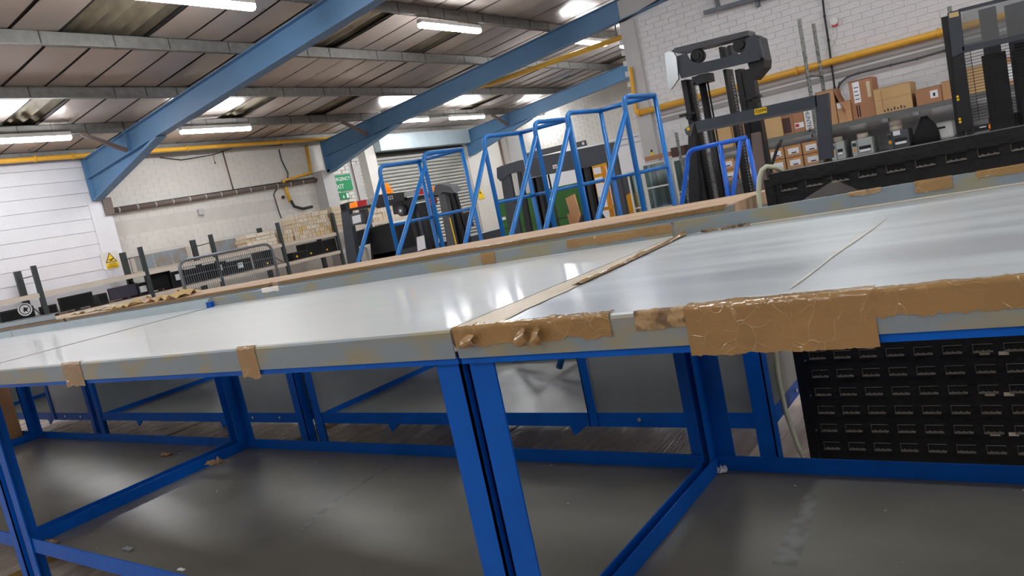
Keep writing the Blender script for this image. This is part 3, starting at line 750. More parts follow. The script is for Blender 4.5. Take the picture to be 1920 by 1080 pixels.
# clear film scrap on the rear lip
obj('lip_film', MB().add([tuple(P(1500, 378, 1, 1.9)), tuple(P(1610, 356, 1, 1.9)), tuple(P(1565, 337, 1, 1.93))], [(0, 1, 2)]), screen_glass, b_r)

# ------------------------------------------------------------------ mobile steps with blue handrails
def rail_side(t, x, ztop=1.535, yn=4.0, yr=4.45, px_d=None, r=.0155):
    # bend at near top, side rail to rear post
    path = [(x, yn, .02), (x, yn, ztop-.07)]+[tuple(v) for v in arc((x, yn, ztop-.07), (x, yn, ztop), (x, yn+.07, ztop), 6)[1:]]+[(x, yr, ztop+.004)]
    obj('handrail', MB().tube(path, r), stepblue, t)
    obj('rear_post', MB().tube([(x, yr, .02), (x, yr, ztop)], r), stepblue, t)
    d = P(*px_d, 0, x); top = Vector((x, yn, ztop-.09)); dr = (d-top)
    e = top+dr*((ztop-.09-.28)/(top.z-d.z)) if top.z > d.z else d
    obj('brace', MB().tube([top, e], r), stepblue, t)
    obj('mid_rail', MB().tube([(x, yn, 1.09), (x, yr, 1.09)], .012), stepblue, t)
    obj('stringer', MB().beam((x, e.y-.02, .06), (x, yr, .66), .02, .05), stepblue, t)
    return e
def steps(xl, xr, dl, dr, label):
    t = thing('mobile_steps', label, 'steps', ((xl+xr)/2, 4.2, 0), 'blue mobile warehouse steps')
    e = rail_side(t, xl, px_d=dl); rail_side(t, xr, px_d=dr)
    obj('cross_rail', MB().tube([(xl, 4.45, 1.539), (xr, 4.45, 1.539)], .0155), stepblue, t)
    obj('cross_rail', MB().tube([(xl, 4.45, 1.09), (xr, 4.45, 1.09)], .012), stepblue, t)
    for k in range(4):
        yy = 3.2+.29*k; obj('tread', B((xl+.01, yy, .17*(k+1)-.02), (xr-.01, yy+.22 if k < 3 else 4.45, .17*(k+1))), dkgrey2, t)
    for x in (xl, xr):
        obj('wheel', MB().disc((x-.015, 4.45, .05), (1, 0, 0), .05, .03, 14), cable_m, t)
        obj('foot', B((x-.02, 3.13, 0), (x+.02, 3.2, .08)), cable_m, t)
    return t
XA = [P(710, 315, 1, 4.0).x, P(792, 290, 1, 4.0).x, P(906, 263, 1, 4.0).x, P(1001, 235, 1, 4.0).x, P(1062, 217, 1, 4.0).x, P(1168, 183, 1, 4.0).x]
steps(XA[0], XA[1], (672, 490), (747, 475), 'blue tubular handrails of steps in front of the roller shutter')
steps(XA[2], XA[3], (874, 450), (960, 438), 'blue handrails of the middle mobile steps before the green cabinet')
steps(XA[4], XA[5], (1024, 427), (1121, 411), 'blue handrails of the rightmost tall steps beside the black mast')
# low trolley handle, brighter blue
t = thing('trolley', 'low bright blue tubular trolley handle in front of the black mast', 'trolley', (-1.5, 4.2, 0))
zt_ = 1.155
a = P(1287, 300, 1, 4.2); b_ = P(1350, 272, 1, 4.2); c = P(1400, 258, 1, 4.2)
q = P(1278, 385, 1, 4.2); q2 = Vector((q.x, 4.2, .13))
obj('handle', MB().tube([tuple(q2), tuple(q), tuple(a+Vector((-.0, 0, -.03)))]+[tuple(v) for v in arc(a+Vector((0, 0, -.03)), (a.x+.01, 4.2, zt_), (a.x+.06, 4.2, zt_), 5)[1:]]+[tuple(Vector((c.x, 4.2, zt_)))], .014), cleanblue, t)
p1 = P(1366, 372, 1, 4.2); obj('post', MB().tube([(b_.x, 4.2, zt_), tuple(p1), (p1.x-.0, 4.2, .13)], .014), cleanblue, t)
p1 = P(1374, 366, 1, 4.2); obj('post', MB().tube([(c.x-.035, 4.2, zt_-.005), tuple(p1), (p1.x-.05, 4.2, .05)], .013), cleanblue, t)
p1 = P(1422, 362, 1, 4.2); obj('post', MB().tube([(c.x, 4.2, zt_-.01), tuple(p1), (p1.x+.08, 4.2, .05)], .013), cleanblue, t)
obj('deck', B((-1.78, 4.1, .1), (-1.1, 4.6, .14)), cleanblue, t)
for x in (-1.75, -1.15): obj('wheel', MB().disc((x, 4.3, .05), (1, 0, 0), .05, .03, 12), cable_m, t)

# ------------------------------------------------------------------ generic px plate
def pl8(name, pts, Y, dep, mt, parent, label=None):
    q = [P(px, py, 1, Y) for px, py in pts]
    return obj(name, MB().prism([(v.x, v.z) for v in q], 1, Y, Y+dep), mt, parent, label)
def col(name, p0, p1, w, Y, dep, mt, parent, zb=None, label=None):
    """column following two pixel points, width w m; extended down to zb"""
    a = P(*p0, 1, Y); b = P(*p1, 1, Y); x = (a.x+b.x)/2; z0 = b.z if zb is None else zb
    return obj(name, MB().box((x-w/2, Y, z0), (x+w/2, Y+dep, a.z)), mt, parent, label)
# black mast with number plate
Ym = 7.0
mA = thing('reach_truck_mast', 'tall black forklift mast with silver end cap and yellow number plate', 'forklift', (-2.3, 7.3, 0))
pl8('crosshead', [(1262, 108), (1285, 100), (1290, 110), (1299, 116), (1312, 118), (1330, 114), (1370, 105), (1385, 102), (1394, 96), (1398, 86), (1398, 72), (1412, 66), (1422, 72), (1431, 108), (1277, 147)], Ym-.02, .04, dkgrey, mA)
pl8('crosshead_fold', [(1274, 139), (1422, 104), (1425, 112), (1277, 147)], Ym-.05, .03, dkgrey, mA)
pl8('crosshead_end', [(1412, 64), (1424, 70), (1433, 112), (1432, 126), (1412, 150), (1402, 120)], Ym+.02, .24, black, mA)
pl8('end_cap', [(1246, 100), (1253, 96), (1263, 98), (1268, 108), (1272, 148), (1258, 168), (1254, 166), (1250, 140)], Ym-.06, .03, chrome, mA, 'scratched bright steel end cap')
pl8('top_plate', [(1258, 97), (1265, 90), (1402, 57), (1404, 66), (1380, 73), (1322, 88), (1270, 100)], Ym+.02, .22, dkgrey2, mA)
for (px, py, r_) in ((1306, 105, .062), (1388, 84, .07)):
    p = P(px, py, 1, Ym+.05); obj('pulley', MB().disc((p.x, Ym+.05, p.z), (0, 1, 0), r_, .09, 18).disc((p.x, Ym+.03, p.z), (0, 1, 0), r_*.55, .02, 14), black, mA)
for (a0, b0, w, d_, dy) in (((1281, 150), (1320, 400), .05, .16, .04), ((1290, 150), (1330, 400), .045, .1, .08), ((1382, 130), (1420, 380), .05, .16, .04), ((1400, 130), (1440, 380), .09, .12, .03), ((1358, 130), (1400, 360), .03, .2, .1), ((1350, 88), (1352, 110), .03, .2, .1), ((1366, 85), (1368, 105), .03, .2, .1)):
    p = P(*a0, 1, Ym+dy); zb = 0 if b0[1] > 300 else P(*b0, 1, Ym+dy).z
    obj('mast_channel', B((p.x-w/2, Ym+dy, zb), (p.x+w/2, Ym+dy+d_, p.z)), black, mA)
for (a0, r_) in (((1313, 140), .035), ((1325, 148), .008)):
    p = P(*a0, 1, Ym+.05); obj('lift_cylinder' if r_ > .01 else 'hydraulic_hose', MB().tube([(p.x, Ym+.06, 0), (p.x, Ym+.06, p.z)], r_, 14), black, mA)
p = P(1316, 146, 1, Ym); obj('cylinder_head', MB().box((p.x-.09, Ym-.02, p.z-.05), (p.x+.07, Ym+.14, p.z+.03)), black, mA)
for (px, py) in ((1302, 152), (1372, 140)):
    p = P(px, py, 1, Ym-.01); mb = MB(); zz = .2
    while zz < p.z-.02: mb.box((p.x-.007, Ym-.02, zz), (p.x+.007, Ym-.008, zz+.018)); zz += .03
    obj('chain', mb, barrier_m, mA, kind='stuff')
for (px, py) in ((1285, 215), (1410, 183)):
    p = P(px, py, 1, Ym-.02); obj('roller_bracket', MB().box((p.x-.06, Ym-.03, p.z-.012), (p.x+.07, Ym+.05, p.z+.012)).disc((p.x+.03, Ym-.03, p.z-.03), (0, 1, 0), .028, .05, 12), black, mA)
obj('mast_foot', B((-2.85, 6.9, 0), (-1.85, 7.4, .25)), black, mA)
obj('truck_body', MB().box((-2.75, 7.5, .1), (-2.0, 8.3, .5)), dkgrey, mA)
Yg = 6.5
gA = thing('load_guard', 'charcoal load guard frame with yellow 72094 plate before the black mast', 'load guard', (-1.9, 6.6, 0))
pl8('cross_bar', [(1302, 228), (1530, 178), (1532, 202), (1308, 248)], Yg, .03, dkgrey, gA)
pl8('cross_bar_edge', [(1307, 245), (1530, 200), (1531, 204), (1308, 249)], Yg-.02, .05, dkgrey2, gA)
pl8('guard_post', [(1528, 180), (1552, 174), (1560, 296), (1536, 301)], Yg, .08, dkgrey, gA)
pl8('guard_post', [(1290, 250), (1302, 228), (1314, 400), (1292, 405)], Yg, .08, black, gA)
pl8('gusset', [(1283, 243), (1302, 228), (1296, 255), (1287, 253)], Yg-.01, .02, dkgrey2, gA)
pl8('fork_blade', [(1408, 250), (1424, 247), (1447, 420), (1424, 425)], Yg+.05, .04, strut_m, gA, 'rusty brown fork blade')
for x in (P(1544, 300, 1, Yg).x, P(1300, 400, 1, Yg).x): obj('guard_foot', B((x-.05, Yg, 0), (x+.05, Yg+.3, .5)), black, gA)
obj('guard_base', B((P(1300, 400, 1, Yg).x, Yg+.02, .05), (P(1544, 300, 1, Yg).x, Yg+.08, .15)), black, gA)
pl8('number_plate', [(1414, 205), (1437, 200), (1438, 211), (1415, 216)], Yg-.004, .004, sign_y, gA)
p = P(1426, 208, 1, Yg-.006); text('plate_text', '72094', .038, ink, gA, (p.x, Yg-.006, p.z), (1, 0, 0), (0, 0, 1))
p = P(1291, 242, 1, Yg-.012); obj('sticker', B((p.x-.015, Yg-.014, p.z-.012), (p.x+.012, Yg-.011, p.z+.014)), sign_y, gA)
pts = [P(*q, 1, 6.2) for q in ((1466, 262), (1458, 275), (1450, 300), (1442, 322), (1436, 380))]
obj('hose', MB().tube(pts+[Vector((pts[-1].x, 6.2, .03))], .013, 8), cable_m, label='black hose standing up beside the fork blade', cat='hose')

# right mast with clear screen and mesh
Yb = 6.5
mB = thing('stacker_mast', 'black stacker mast with clear screen and mesh guard at the right edge', 'forklift', (-.05, 6.8, 0))
xa = P(1764, 33, 1, Yb).x; xb = P(1797, 20, 1, Yb).x; zT = P(1780, 26, 1, Yb).z
obj('outer_post', MB().box((xa, Yb, 0), (xa+.05, Yb+.1, zT-.01)), black, mB)
obj('outer_post', MB().box((xa+.06, Yb-.02, 0), (xa+.10, Yb+.1, zT+.01)), black, mB)
pl8('upper_panel', [(1776, 25), (1800, 17), (1808, 92), (1806, 98), (1786, 108)], Yb-.04, .05, dkgrey, mB)
pl8('lower_panel', [(1786, 106), (1807, 96), (1826, 242), (1798, 248)], Yb-.03, .03, black, mB)
pl8('warning_sticker', [(1779, 25), (1797, 21), (1798, 30), (1780, 34)], Yb-.043, .004, cream3, mB)
pl8('screen_bar', [(1797, 17), (1960, -24), (1960, -17), (1799, 22)], Yb-.04, .03, dkgrey, mB)
pl8('screen_bar', [(1804, 88), (1960, 53), (1960, 64), (1806, 99)], Yb-.04, .03, dkgrey, mB)
pl8('clear_screen', [(1803, 18), (1960, -20), (1960, 56), (1806, 92)], Yb-.02, .004, screen_glass, mB)
for (q0, w, dy, zb, zt2, mt) in (((1862, 100), .15, .2, 0, None, black), ((1850, 15), .11, .35, 0, None, dkgrey2), ((1912, 80), .07, .2, 0, None, black), ((1960, -30), .08, 0, 0, None, black), ((1905, 5), .15, .35, 0, None, dkgrey)):
    p = P(*q0, 1, Yb+dy); obj('mast_channel', B((p.x-w/2, Yb+dy, zb), (p.x+w/2, Yb+dy+.1, p.z)), mt, mB)
for (px, py) in ((1796, 184), (1800, 226)):
    p = P(px, py, 1, Yb-.035)
    for dz in (-.011, .011): obj('amber_dot', MB().disc((p.x, Yb-.034, p.z+dz), (0, -1, 0), .0095, .004, 10), sign_y, mB)
xm0, xm1 = P(1812, 150, 1, Yb).x, P(1960, 120, 1, Yb).x
mb = MB(); zz = .95; ztm = P(1812, 98, 1, Yb).z
while zz < ztm: mb.box((xm0, Yb-.012, zz), (xm1, Yb-.008, zz+.004)); zz += .0215
for k in range(4): xx = xm0+.045+(xm1-xm0)*k/4*1.0; mb.box((xx, Yb-.008, .95), (xx+.004, Yb-.004, ztm))
obj('mesh_guard', mb, black, mB, kind='stuff')
obj('truck_body', B((-.45, 6.75, .08), (.5, 7.9, .82)), dkgrey, mB)
p = P(1890, 222, 1, 6.8); obj('amber_switch', MB().disc((p.x-.1, 6.74, p.z-.03), (0, -1, 0), .025, .02, 12), amber, mB)
obj('control_box', B((p.x-.12, 6.76, .82), (p.x+.06, 6.9, p.z+.03)), black, mB)

# wide charcoal fork carriage with legs
Yc = 8.0
mC = thing('straddle_stacker', 'wide charcoal straddle frame with red and white label before the green cabinet', 'forklift', (-4.7, 8.4, 0))
pl8('cross_beam', [(931, 315), (940, 311), (972, 301), (1150, 267), (1153, 300), (1104, 313), (980, 336), (977, 322), (956, 326), (944, 336), (938, 340), (932, 334)], Yc, .06, dkgrey, mC)
pl8('upper_beam', [(987, 287), (1054, 271), (1056, 281), (989, 298)], Yc+.1, .06, dkgrey2, mC)
pl8('lifting_eye', [(1080, 267), (1096, 263), (1099, 273), (1082, 277)], Yc+.02, .03, dkgrey2, mC)
p = P(1092, 269, 1, Yc); obj('eye_hole', MB().disc((p.x, Yc+.021, p.z), (0, -1, 0), .018, .004, 10), paper, mC)
pl8('label', [(1036, 310), (1044, 308), (1044, 315), (1037, 317)], Yc-.004, .004, paper, mC, 'red and white sticker')
pl8('sticker_mark', [(1038, 312), (1043, 311), (1043, 313), (1038, 314)], Yc-.006, .003, redp, mC)
pl8('leg', [(939, 334), (955, 327), (975, 430), (995, 520), (970, 525), (952, 420)], Yc+.01, .05, dkgrey, mC)
pl8('leg', [(969, 323), (976, 322), (998, 440), (1012, 520), (1003, 520), (985, 430)], Yc+.02, .04, black, mC)
pl8('leg', [(1131, 272), (1150, 268), (1176, 400), (1188, 480), (1164, 484), (1154, 405)], Yc+.01, .06, dkgrey, mC)
for (a0, w) in (((1000, 336), .14), ((1090, 316), .13)):
    p = P(*a0, 1, Yc+.05); obj('mast_channel', MB().box((p.x-w/2, Yc+.07, 0), (p.x-w/2+.05, Yc+.2, p.z+.02)).box((p.x+w/2-.05, Yc+.07, 0), (p.x+w/2, Yc+.2, p.z+.02)).box((p.x-w/2, Yc+.15, 0), (p.x+w/2, Yc+.2, p.z+.02)), black, mC)
for a0 in ((1019, 332), (1025, 331)):
    p = P(*a0, 1, Yc+.05); obj('hose', MB().tube([(p.x, Yc+.1, .1), (p.x, Yc+.1, p.z+.02)], .012, 8), black, mC)
obj('base', B((P(975, 430, 1, Yc).x, Yc, 0), (P(1164, 440, 1, Yc).x, Yc+.4, .18)), dkgrey, mC)

# green cabinet
q0, q1 = P(941, 445, 1, 12.6), P(1087, 345, 1, 12.6)
gc = thing('green_cabinet', 'green steel two door cabinet behind the charcoal straddle frame', 'cabinet', ((q0.x+q1.x)/2, 12.9, 0))
ztc = P(1060, 347, 1, 12.6).z
obj('cabinet_body', B((q0.x, 12.6, 0), (q1.x, 13.2, ztc)), green_c, gc, bevel=.01)
xm = (q0.x+q1.x)/2-.1
for a, b in ((q0.x+.02, xm-.006), (xm+.006, q1.x-.02)):
    obj('door', B((a, 12.58, .05), (b, 12.6, .52)), green_c, gc); d_ = obj('door', B((a, 12.58, .54), (b, 12.6, ztc-.03)), green_c, gc)
    obj('handle', B((a+.1, 12.56, .72), (a+.2, 12.58, .78)), paper, d_)
bd = thing('leaning_board', 'brown board leaning against the green cabinet', 'board', (P(1080, 400, 1, 12).x, 12, 0))
pl8('board', [(1060, 372), (1076, 364), (1092, 420), (1110, 480), (1094, 484), (1076, 425)], 12.3, .04, card, bd)
bd2 = thing('leaning_board', 'small brown offcut at the foot of the green cabinet', 'board', (P(1066, 415, 1, 12).x, 12, 0))
pl8('board', [(1063, 402), (1069, 399), (1078, 425), (1095, 482), (1088, 484), (1070, 427)], 12.15, .03, card3, bd2)

# yellow order picker
Yy = 11.2
my = thing('yellow_stacker', 'small yellow stacker truck with twin mast behind the blue handrails', 'forklift', (P(1140, 400, 1, Yy).x, 11.5, 0))
for a0, b0, w in (((1104, 320), 0, .07), ((1128, 312), 0, .05), ((1141, 305), 0, .11)):
    p = P(*a0, 1, Yy); q_ = P(a0[0]+15, 410, 1, Yy); obj('mast_channel', B((p.x-w/2, Yy, 0), (p.x+w/2, Yy+.09, p.z)), myellow, my)
pl8('head_frame', [(1103, 311), (1143, 303), (1144, 309), (1110, 316), (1113, 328), (1130, 324), (1131, 330), (1106, 336)], Yy-.02, .03, myellow, my)
pl8('carriage', [(1108, 340), (1150, 332), (1152, 338), (1110, 347)], Yy-.02, .03, myellow, my)
pl8('carriage', [(1116, 392), (1152, 385), (1153, 391), (1117, 398)], Yy-.02, .03, myellow, my)
pl8('motor_cover', [(1172, 368), (1182, 361), (1186, 366), (1193, 396), (1196, 440), (1180, 444), (1177, 400)], Yy-.3, .4, myellow, my)
pl8('rear_mast', [(1160, 330), (1178, 325), (1186, 362), (1172, 368)], Yy-.28, .1, dkgrey2, my)
p = P(1122, 380, 1, Yy-.1); obj('oil_bottle', MB().tube([(p.x, Yy-.1, p.z-.13), (p.x, Yy-.1, p.z+.08), (p.x, Yy-.1, p.z+.12)], [.05, .05, .02], 12), grey_pl, my)
obj('truck_base', B((P(1105, 410, 1, Yy).x, Yy-.2, 0), (P(1190, 400, 1, Yy).x, Yy+.3, .3)), black, my)
p = P(1108, 402, 1, 10.2); obj('black_bin_bag', (lambda mb: mb.tube([(p.x, 10.2, 0), (p.x, 10.2, .25), (p.x, 10.2, .45), (p.x, 10.2, p.z+.02), (p.x, 10.2, p.z+.1)], [.2, .26, .25, .16, .03], 12))(MB()), cloth, label='dark bagged bundle at the foot of the yellow stacker', cat='bag')
pts = [P(*q, 1, 10.4) for q in ((1092, 355), (1098, 368), (1104, 385), (1110, 398))]
obj('pump_handle', MB().tube(pts, .014, 8), barrier_m, label='grey pump handle left of the yellow stacker', cat='handle')

# glazed cabinets / window frames
Yw = 10.9
def glazed(px0_, px1_, ptop, pbot_x, Y, label, nb, hb):
    a = P(px0_[0], px0_[1], 1, Y); b = P(px1_[0], px1_[1], 1, Y); z1_ = (a.z+b.z)/2
    t = thing('glazed_frame', label, 'glass panel', ((a.x+b.x)/2, Y, 0), 'white framed glass panels')
    w = .028
    for k in range(nb+1):
        x = a.x+(b.x-a.x)*k/nb; obj('stile', B((x-w/2, Y, 0), (x+w/2, Y+.03, z1_)), white_pl, t)
    for z_ in [0+.02, z1_-w/2]+hb: obj('rail', B((a.x, Y+.002, z_-.01), (b.x, Y+.028, z_+.01)), white_pl, t)
    for k in range(nb):
        x0_ = a.x+(b.x-a.x)*k/nb; x1_ = a.x+(b.x-a.x)*(k+1)/nb
        obj('pane', B((x0_+w/2, Y+.012, .03), (x1_-w/2, Y+.016, z1_-w)), door_glass, t)
    return t
glazed((1203, 308), (1248, 299), 0, 0, 9.7, 'white framed glass panel standing left of the black mast', 1, [.55, .85])
glazed((1260, 297), (1285, 296), 0, 0, 9.6, 'narrow glass panel standing partly hidden by the black mast', 1, [.72])
glazed((1176, 322), (1201, 316), 0, 0, 9.8, 'leftmost white framed glass panel, beside the yellow motor cover', 1, [.6])
bd = thing('shelf_plank', 'brown plank lying across the tops of the glass panels', 'plank', (-4.3, 9.7, 1.0))
a, b = P(1210, 303, 1, 9.7), P(1258, 291, 1, 9.7)
obj('plank', B((a.x, 9.69, a.z), (b.x, 9.8, a.z+.06)), card3, bd)
carton('brown_carton', 'dark brown carton on the glass panels beside the black mast', (P(1262, 297, 1, 9.6).x, 9.57, P(1262, 297, 1, 9.6).z+.012), (P(1284, 272, 1, 9.6).x, 9.72, P(1284, 272, 1, 9.6).z), brownc)

# ------------------------------------------------------------------ forklift with beacon at left
Yf = 7.5
mF = thing('forklift', 'forklift overhead guard with amber beacon and red orange lights, before the shutter', 'forklift', (-7.3, 8.0, 0))
pl8('guard_corner', [(637, 384), (653, 379), (656, 393), (640, 398)], Yf-.02, .12, black, mF)
pl8('guard_hollow', [(639, 386), (646, 384), (648, 393), (641, 395)], Yf-.026, .004, cloth, mF)
pl8('orange_lens', [(655, 381), (669, 377), (671, 388), (656, 391)], Yf-.03, .05, amber, mF)
pl8('red_lens', [(669, 377), (687, 374), (688, 385), (671, 388)], Yf-.03, .05, redl, mF)
pl8('clear_lens', [(687, 374), (700, 371), (702, 381), (688, 385)], Yf-.03, .05, grey_pl, mF)
pl8('number_bar', [(704, 366), (756, 360), (758, 376), (706, 383)], Yf-.05, .06, black, mF)
p = P(728, 372, 1, Yf-.055); text('number_text', '72322', .075, paper, mF, (p.x, Yf-.053, p.z), (1, 0, -.0), (0, 0, 1))
pl8('clear_lens', [(757, 361), (775, 357), (776, 366), (758, 370)], Yf-.04, .05, grey_pl, mF)
pl8('red_lens', [(777, 357), (791, 353), (793, 364), (778, 367)], Yf-.03, .05, redl, mF)
pl8('orange_lens', [(803, 351), (808, 350), (810, 359), (804, 360)], Yf-.03, .05, amber, mF)
pl8('guard_beam', [(705, 382), (815, 361), (815, 370), (706, 391)], Yf, .08, black, mF)
pl8('guard_beam', [(655, 391), (705, 382), (706, 388), (656, 396)], Yf, .08, black, mF)
p = P(727, 363, 1, Yf+.1)
obj('beacon', MB().tube([(p.x, Yf+.1, p.z-.01), (p.x, Yf+.1, p.z+.02)], .085, 16).tube([(p.x, Yf+.1, p.z+.02), (p.x, Yf+.1, p.z+.09), (p.x, Yf+.1, p.z+.13), (p.x, Yf+.1, p.z+.15)], [.065, .06, .04, .01], 16), amber, mF, 'amber domed beacon')
pl8('guard_post', [(639, 397), (654, 394), (669, 478), (680, 540), (660, 544), (648, 470)], Yf, .07, dkgrey, mF)
pl8('guard_post', [(672, 394), (684, 392), (692, 420), (710, 470), (704, 474), (688, 425)], Yf+.6, .06, black, mF)
pl8('lamp_housing', [(657, 403), (661, 400), (676, 398), (679, 401), (680, 418), (677, 421), (661, 423), (658, 419)], Yf-.07, .06, dkgrey2, mF)
pl8('lamp_lens', [(660, 406), (675, 402), (677, 416), (662, 420)], Yf-.075, .006, paper, mF)
p = P(752, 395, 1, Yf-.02)
obj('round_lamp', MB().disc((p.x, Yf-.02, p.z), (0, 1, 0), .08, .08, 20), black, mF)
obj('round_lamp_ring', MB().disc((p.x, Yf-.03, p.z), (0, 1, 0), .055, .01, 18), dkgrey2, mF)
obj('round_lamp_lens', MB().disc((p.x, Yf-.036, p.z), (0, 1, 0), .02, .008, 12), paper, mF)
pl8('lamp_bracket', [(735, 384), (772, 377), (776, 392), (768, 402), (738, 402)], Yf+.03, .04, black, mF)
pl8('mast_head', [(816, 348), (824, 345), (845, 350), (852, 360), (846, 362), (830, 360), (824, 366), (812, 366)], Yf-.05, .16, dkgrey2, mF)
pl8('mast_channel', [(822, 365), (834, 362), (852, 455), (864, 540), (848, 540), (838, 455)], Yf-.04, .08, dkgrey2, mF)
pl8('mast_channel', [(836, 362), (842, 361), (870, 455), (882, 530), (866, 532), (856, 455)], Yf+.06, .08, black, mF)
pl8('mast_channel', [(846, 360), (853, 362), (862, 395), (884, 462), (890, 520), (880, 522), (872, 450)], Yf+.16, .05, black, mF)
pl8('mast_chain', [(806, 378), (810, 377), (822, 470), (826, 500), (821, 500)], Yf-.03, .03, cable_m, mF)
pl8('side_box', [(868, 400), (876, 398), (884, 424), (874, 426)], Yf+.1, .06, black, mF)
pl8('yellow_stripe', [(842, 408), (844, 408), (857, 462), (859, 500), (856, 500), (855, 462)], Yf-.05, .006, sign_y, mF)
p = P(814, 377, 1, Yf); obj('hose_reel', MB().disc((p.x, Yf-.05, p.z), (0, 1, 0), .05, .06, 16), redp, mF)
for (a0, w, mt) in (((764, 385), .07, black), ((776, 383), .05, dkgrey), ((786, 381), .05, black)):
    p = P(*a0, 1, Yf+.1); obj('mast_channel', B((p.x-w/2+.03, Yf+.1, 0), (p.x+w/2+.03, Yf+.2, p.z)), mt, mF)
pl8('engine_cover', [(692, 428), (730, 418), (745, 422), (752, 470), (760, 520), (700, 530), (696, 480)], Yf+.3, .5, black, mF)
pl8('headrest', [(660, 436), (680, 430), (688, 436), (690, 458), (664, 464)], Yf+.25, .12, black, mF)
pl8('document', [(781, 445), (795, 441), (798, 466), (783, 471)], Yf-.02, .004, paper, mF)
obj('truck_body', B((-8.2, 7.8, .1), (-6.4, 8.7, .72)), dkgrey, mF)

# ------------------------------------------------------------------ left racking along the wall
XF = -10.6
rk = thing('wall_racking', 'long racking with dark green uprights along the left wall', 'rack', (XF-.3, 6.2, 0))
UPR = [2.75, 4.2, 5.63, 6.78, 8.07, 9.31]
for y in UPR:
    obj('upright', B((XF-.02, y-.03, 0), (XF+.02, y+.03, 1.545)), rackg, rk)
    obj('upright', B((XF-.55, y-.04, 0), (XF-.5, y+.04, 1.53)), rackg, rk)
    obj('cross_tie', MB().tube([(XF, y, 1.42), (XF-.52, y, 1.42)], .008, 6), barrier_m, rk)
    obj('diagonal_tie', MB().tube([(XF, y, .80), (XF-.52, y, 1.12)], .008, 6), barrier_m, rk)
for i in range(len(UPR)-1):
    y0_, y1_ = UPR[i]+.03, UPR[i+1]-.03
    obj('shelf_beam', B((XF-.015, y0_, 1.125), (XF+.02, y1_, 1.185)), shelf_c, rk)
    obj('shelf_board', B((XF-.5, y0_, 1.175), (XF-.016, y1_, 1.19)), card3, rk)
    obj('shelf_beam', B((XF-.015, y0_, .79), (XF+.02, y1_, .845)), shelf_c, rk)
    obj('shelf_board', B((XF-.5, y0_, .83), (XF-.016, y1_, .848)), card3, rk)
obj('shelf_beam', B((XF-.015, 9.34, 1.165), (XF+.02, 11.6, 1.225)), shelf_c, rk)
obj('shelf_board', B((XF-.5, 9.34, 1.21), (XF-.016, 11.6, 1.226)), card3, rk)
obj('shelf_beam', B((XF-.015, 9.34, .79), (XF+.02, 11.6, .845)), shelf_c, rk)
obj('upright', B((XF-.02, 11.6, 0), (XF+.02, 11.66, 1.3)), rackg, rk)
ZS = .8485
def screen(px0_, px1_, label, mt=black, d=.12, tilt=0, X=XF-.1, cat='monitor'):
    a = P(*px0_, 0, X); b = P(*px1_, 0, X)
    t = thing('monitor', label, cat, (X, (a.y+b.y)/2, ZS))
    zc = max(b.z, ZS+.15)
    obj('casing', B((X-.03, a.y, ZS+.03), (X, b.y, zc)), mt, t, bevel=.004)
    obj('screen', B((X, a.y+.015, ZS+.045), (X+.003, b.y-.015, zc-.015)), cloth if mt == black else purple, t)
    obj('stand', MB().box((X-.12, (a.y+b.y)/2-.1, ZS), (X+.06, (a.y+b.y)/2+.1, ZS+.012)).box((X-.05, (a.y+b.y)/2-.03, ZS), (X-.02, (a.y+b.y)/2+.03, ZS+.1)), black, t)
    return t
screen((115, 583), (172, 546), 'large blank black monitor under the left rack shelf')
screen((207, 560), (257, 530), 'dull purple faced monitor on the left racking', purple, X=XF-.12)
screen((277, 540), (318, 505), 'black monitor just right of the second rack upright', X=XF-.15)
def bigbox(nm, px0_, px1_, X, label, mt, cat='box', z0=ZS, dep=.3, ztop=None, fy=None):
    a = P(*px0_, 0, X); b = P(*px1_, 0, X)
    t = thing(nm, label, cat, (X-dep/2, (a.y+b.y)/2, z0))
    zz_ = ztop or max(b.z, z0+.06)
    obj('body', B((X-dep, a.y, z0), (X, b.y, zz_)), mt, t, bevel=.008)
    obj('front_panel', B((X, a.y+.02, z0+.02), (X+.004, b.y-.02, zz_-.02)), cloth if mt == black else mt, t)
    return t, a.y, b.y, zz_
t, ya, yb, zc = bigbox('equipment_case', (0, 600), (62, 572), XF-.1, 'black case with round white bird emblem at the far left', black, 'case')
p = P(47, 580, 0, XF-.09)
obj('emblem', MB().disc((XF-.096, p.y, p.z), (1, 0, 0), .085, .004, 24), paper, t)
obj('emblem_ring', MB().disc((XF-.092, p.y, p.z), (1, 0, 0), .068, .001, 24), cloth, t)
obj('emblem_ring', MB().disc((XF-.0915, p.y, p.z), (1, 0, 0), .058, .0015, 24), paper, t)
obj('emblem_bird', MB().prism([(p.y-.045, p.z+.01), (p.y-.02, p.z-.005), (p.y-.01, p.z+.035), (p.y+.015, p.z+.015), (p.y+.045, p.z+.02), (p.y+.02, p.z-.012), (p.y+.03, p.z-.045), (p.y, p.z-.02), (p.y-.025, p.z-.04), (p.y-.02, p.z-.012)], 0, XF-.09, XF-.088), ink, t)
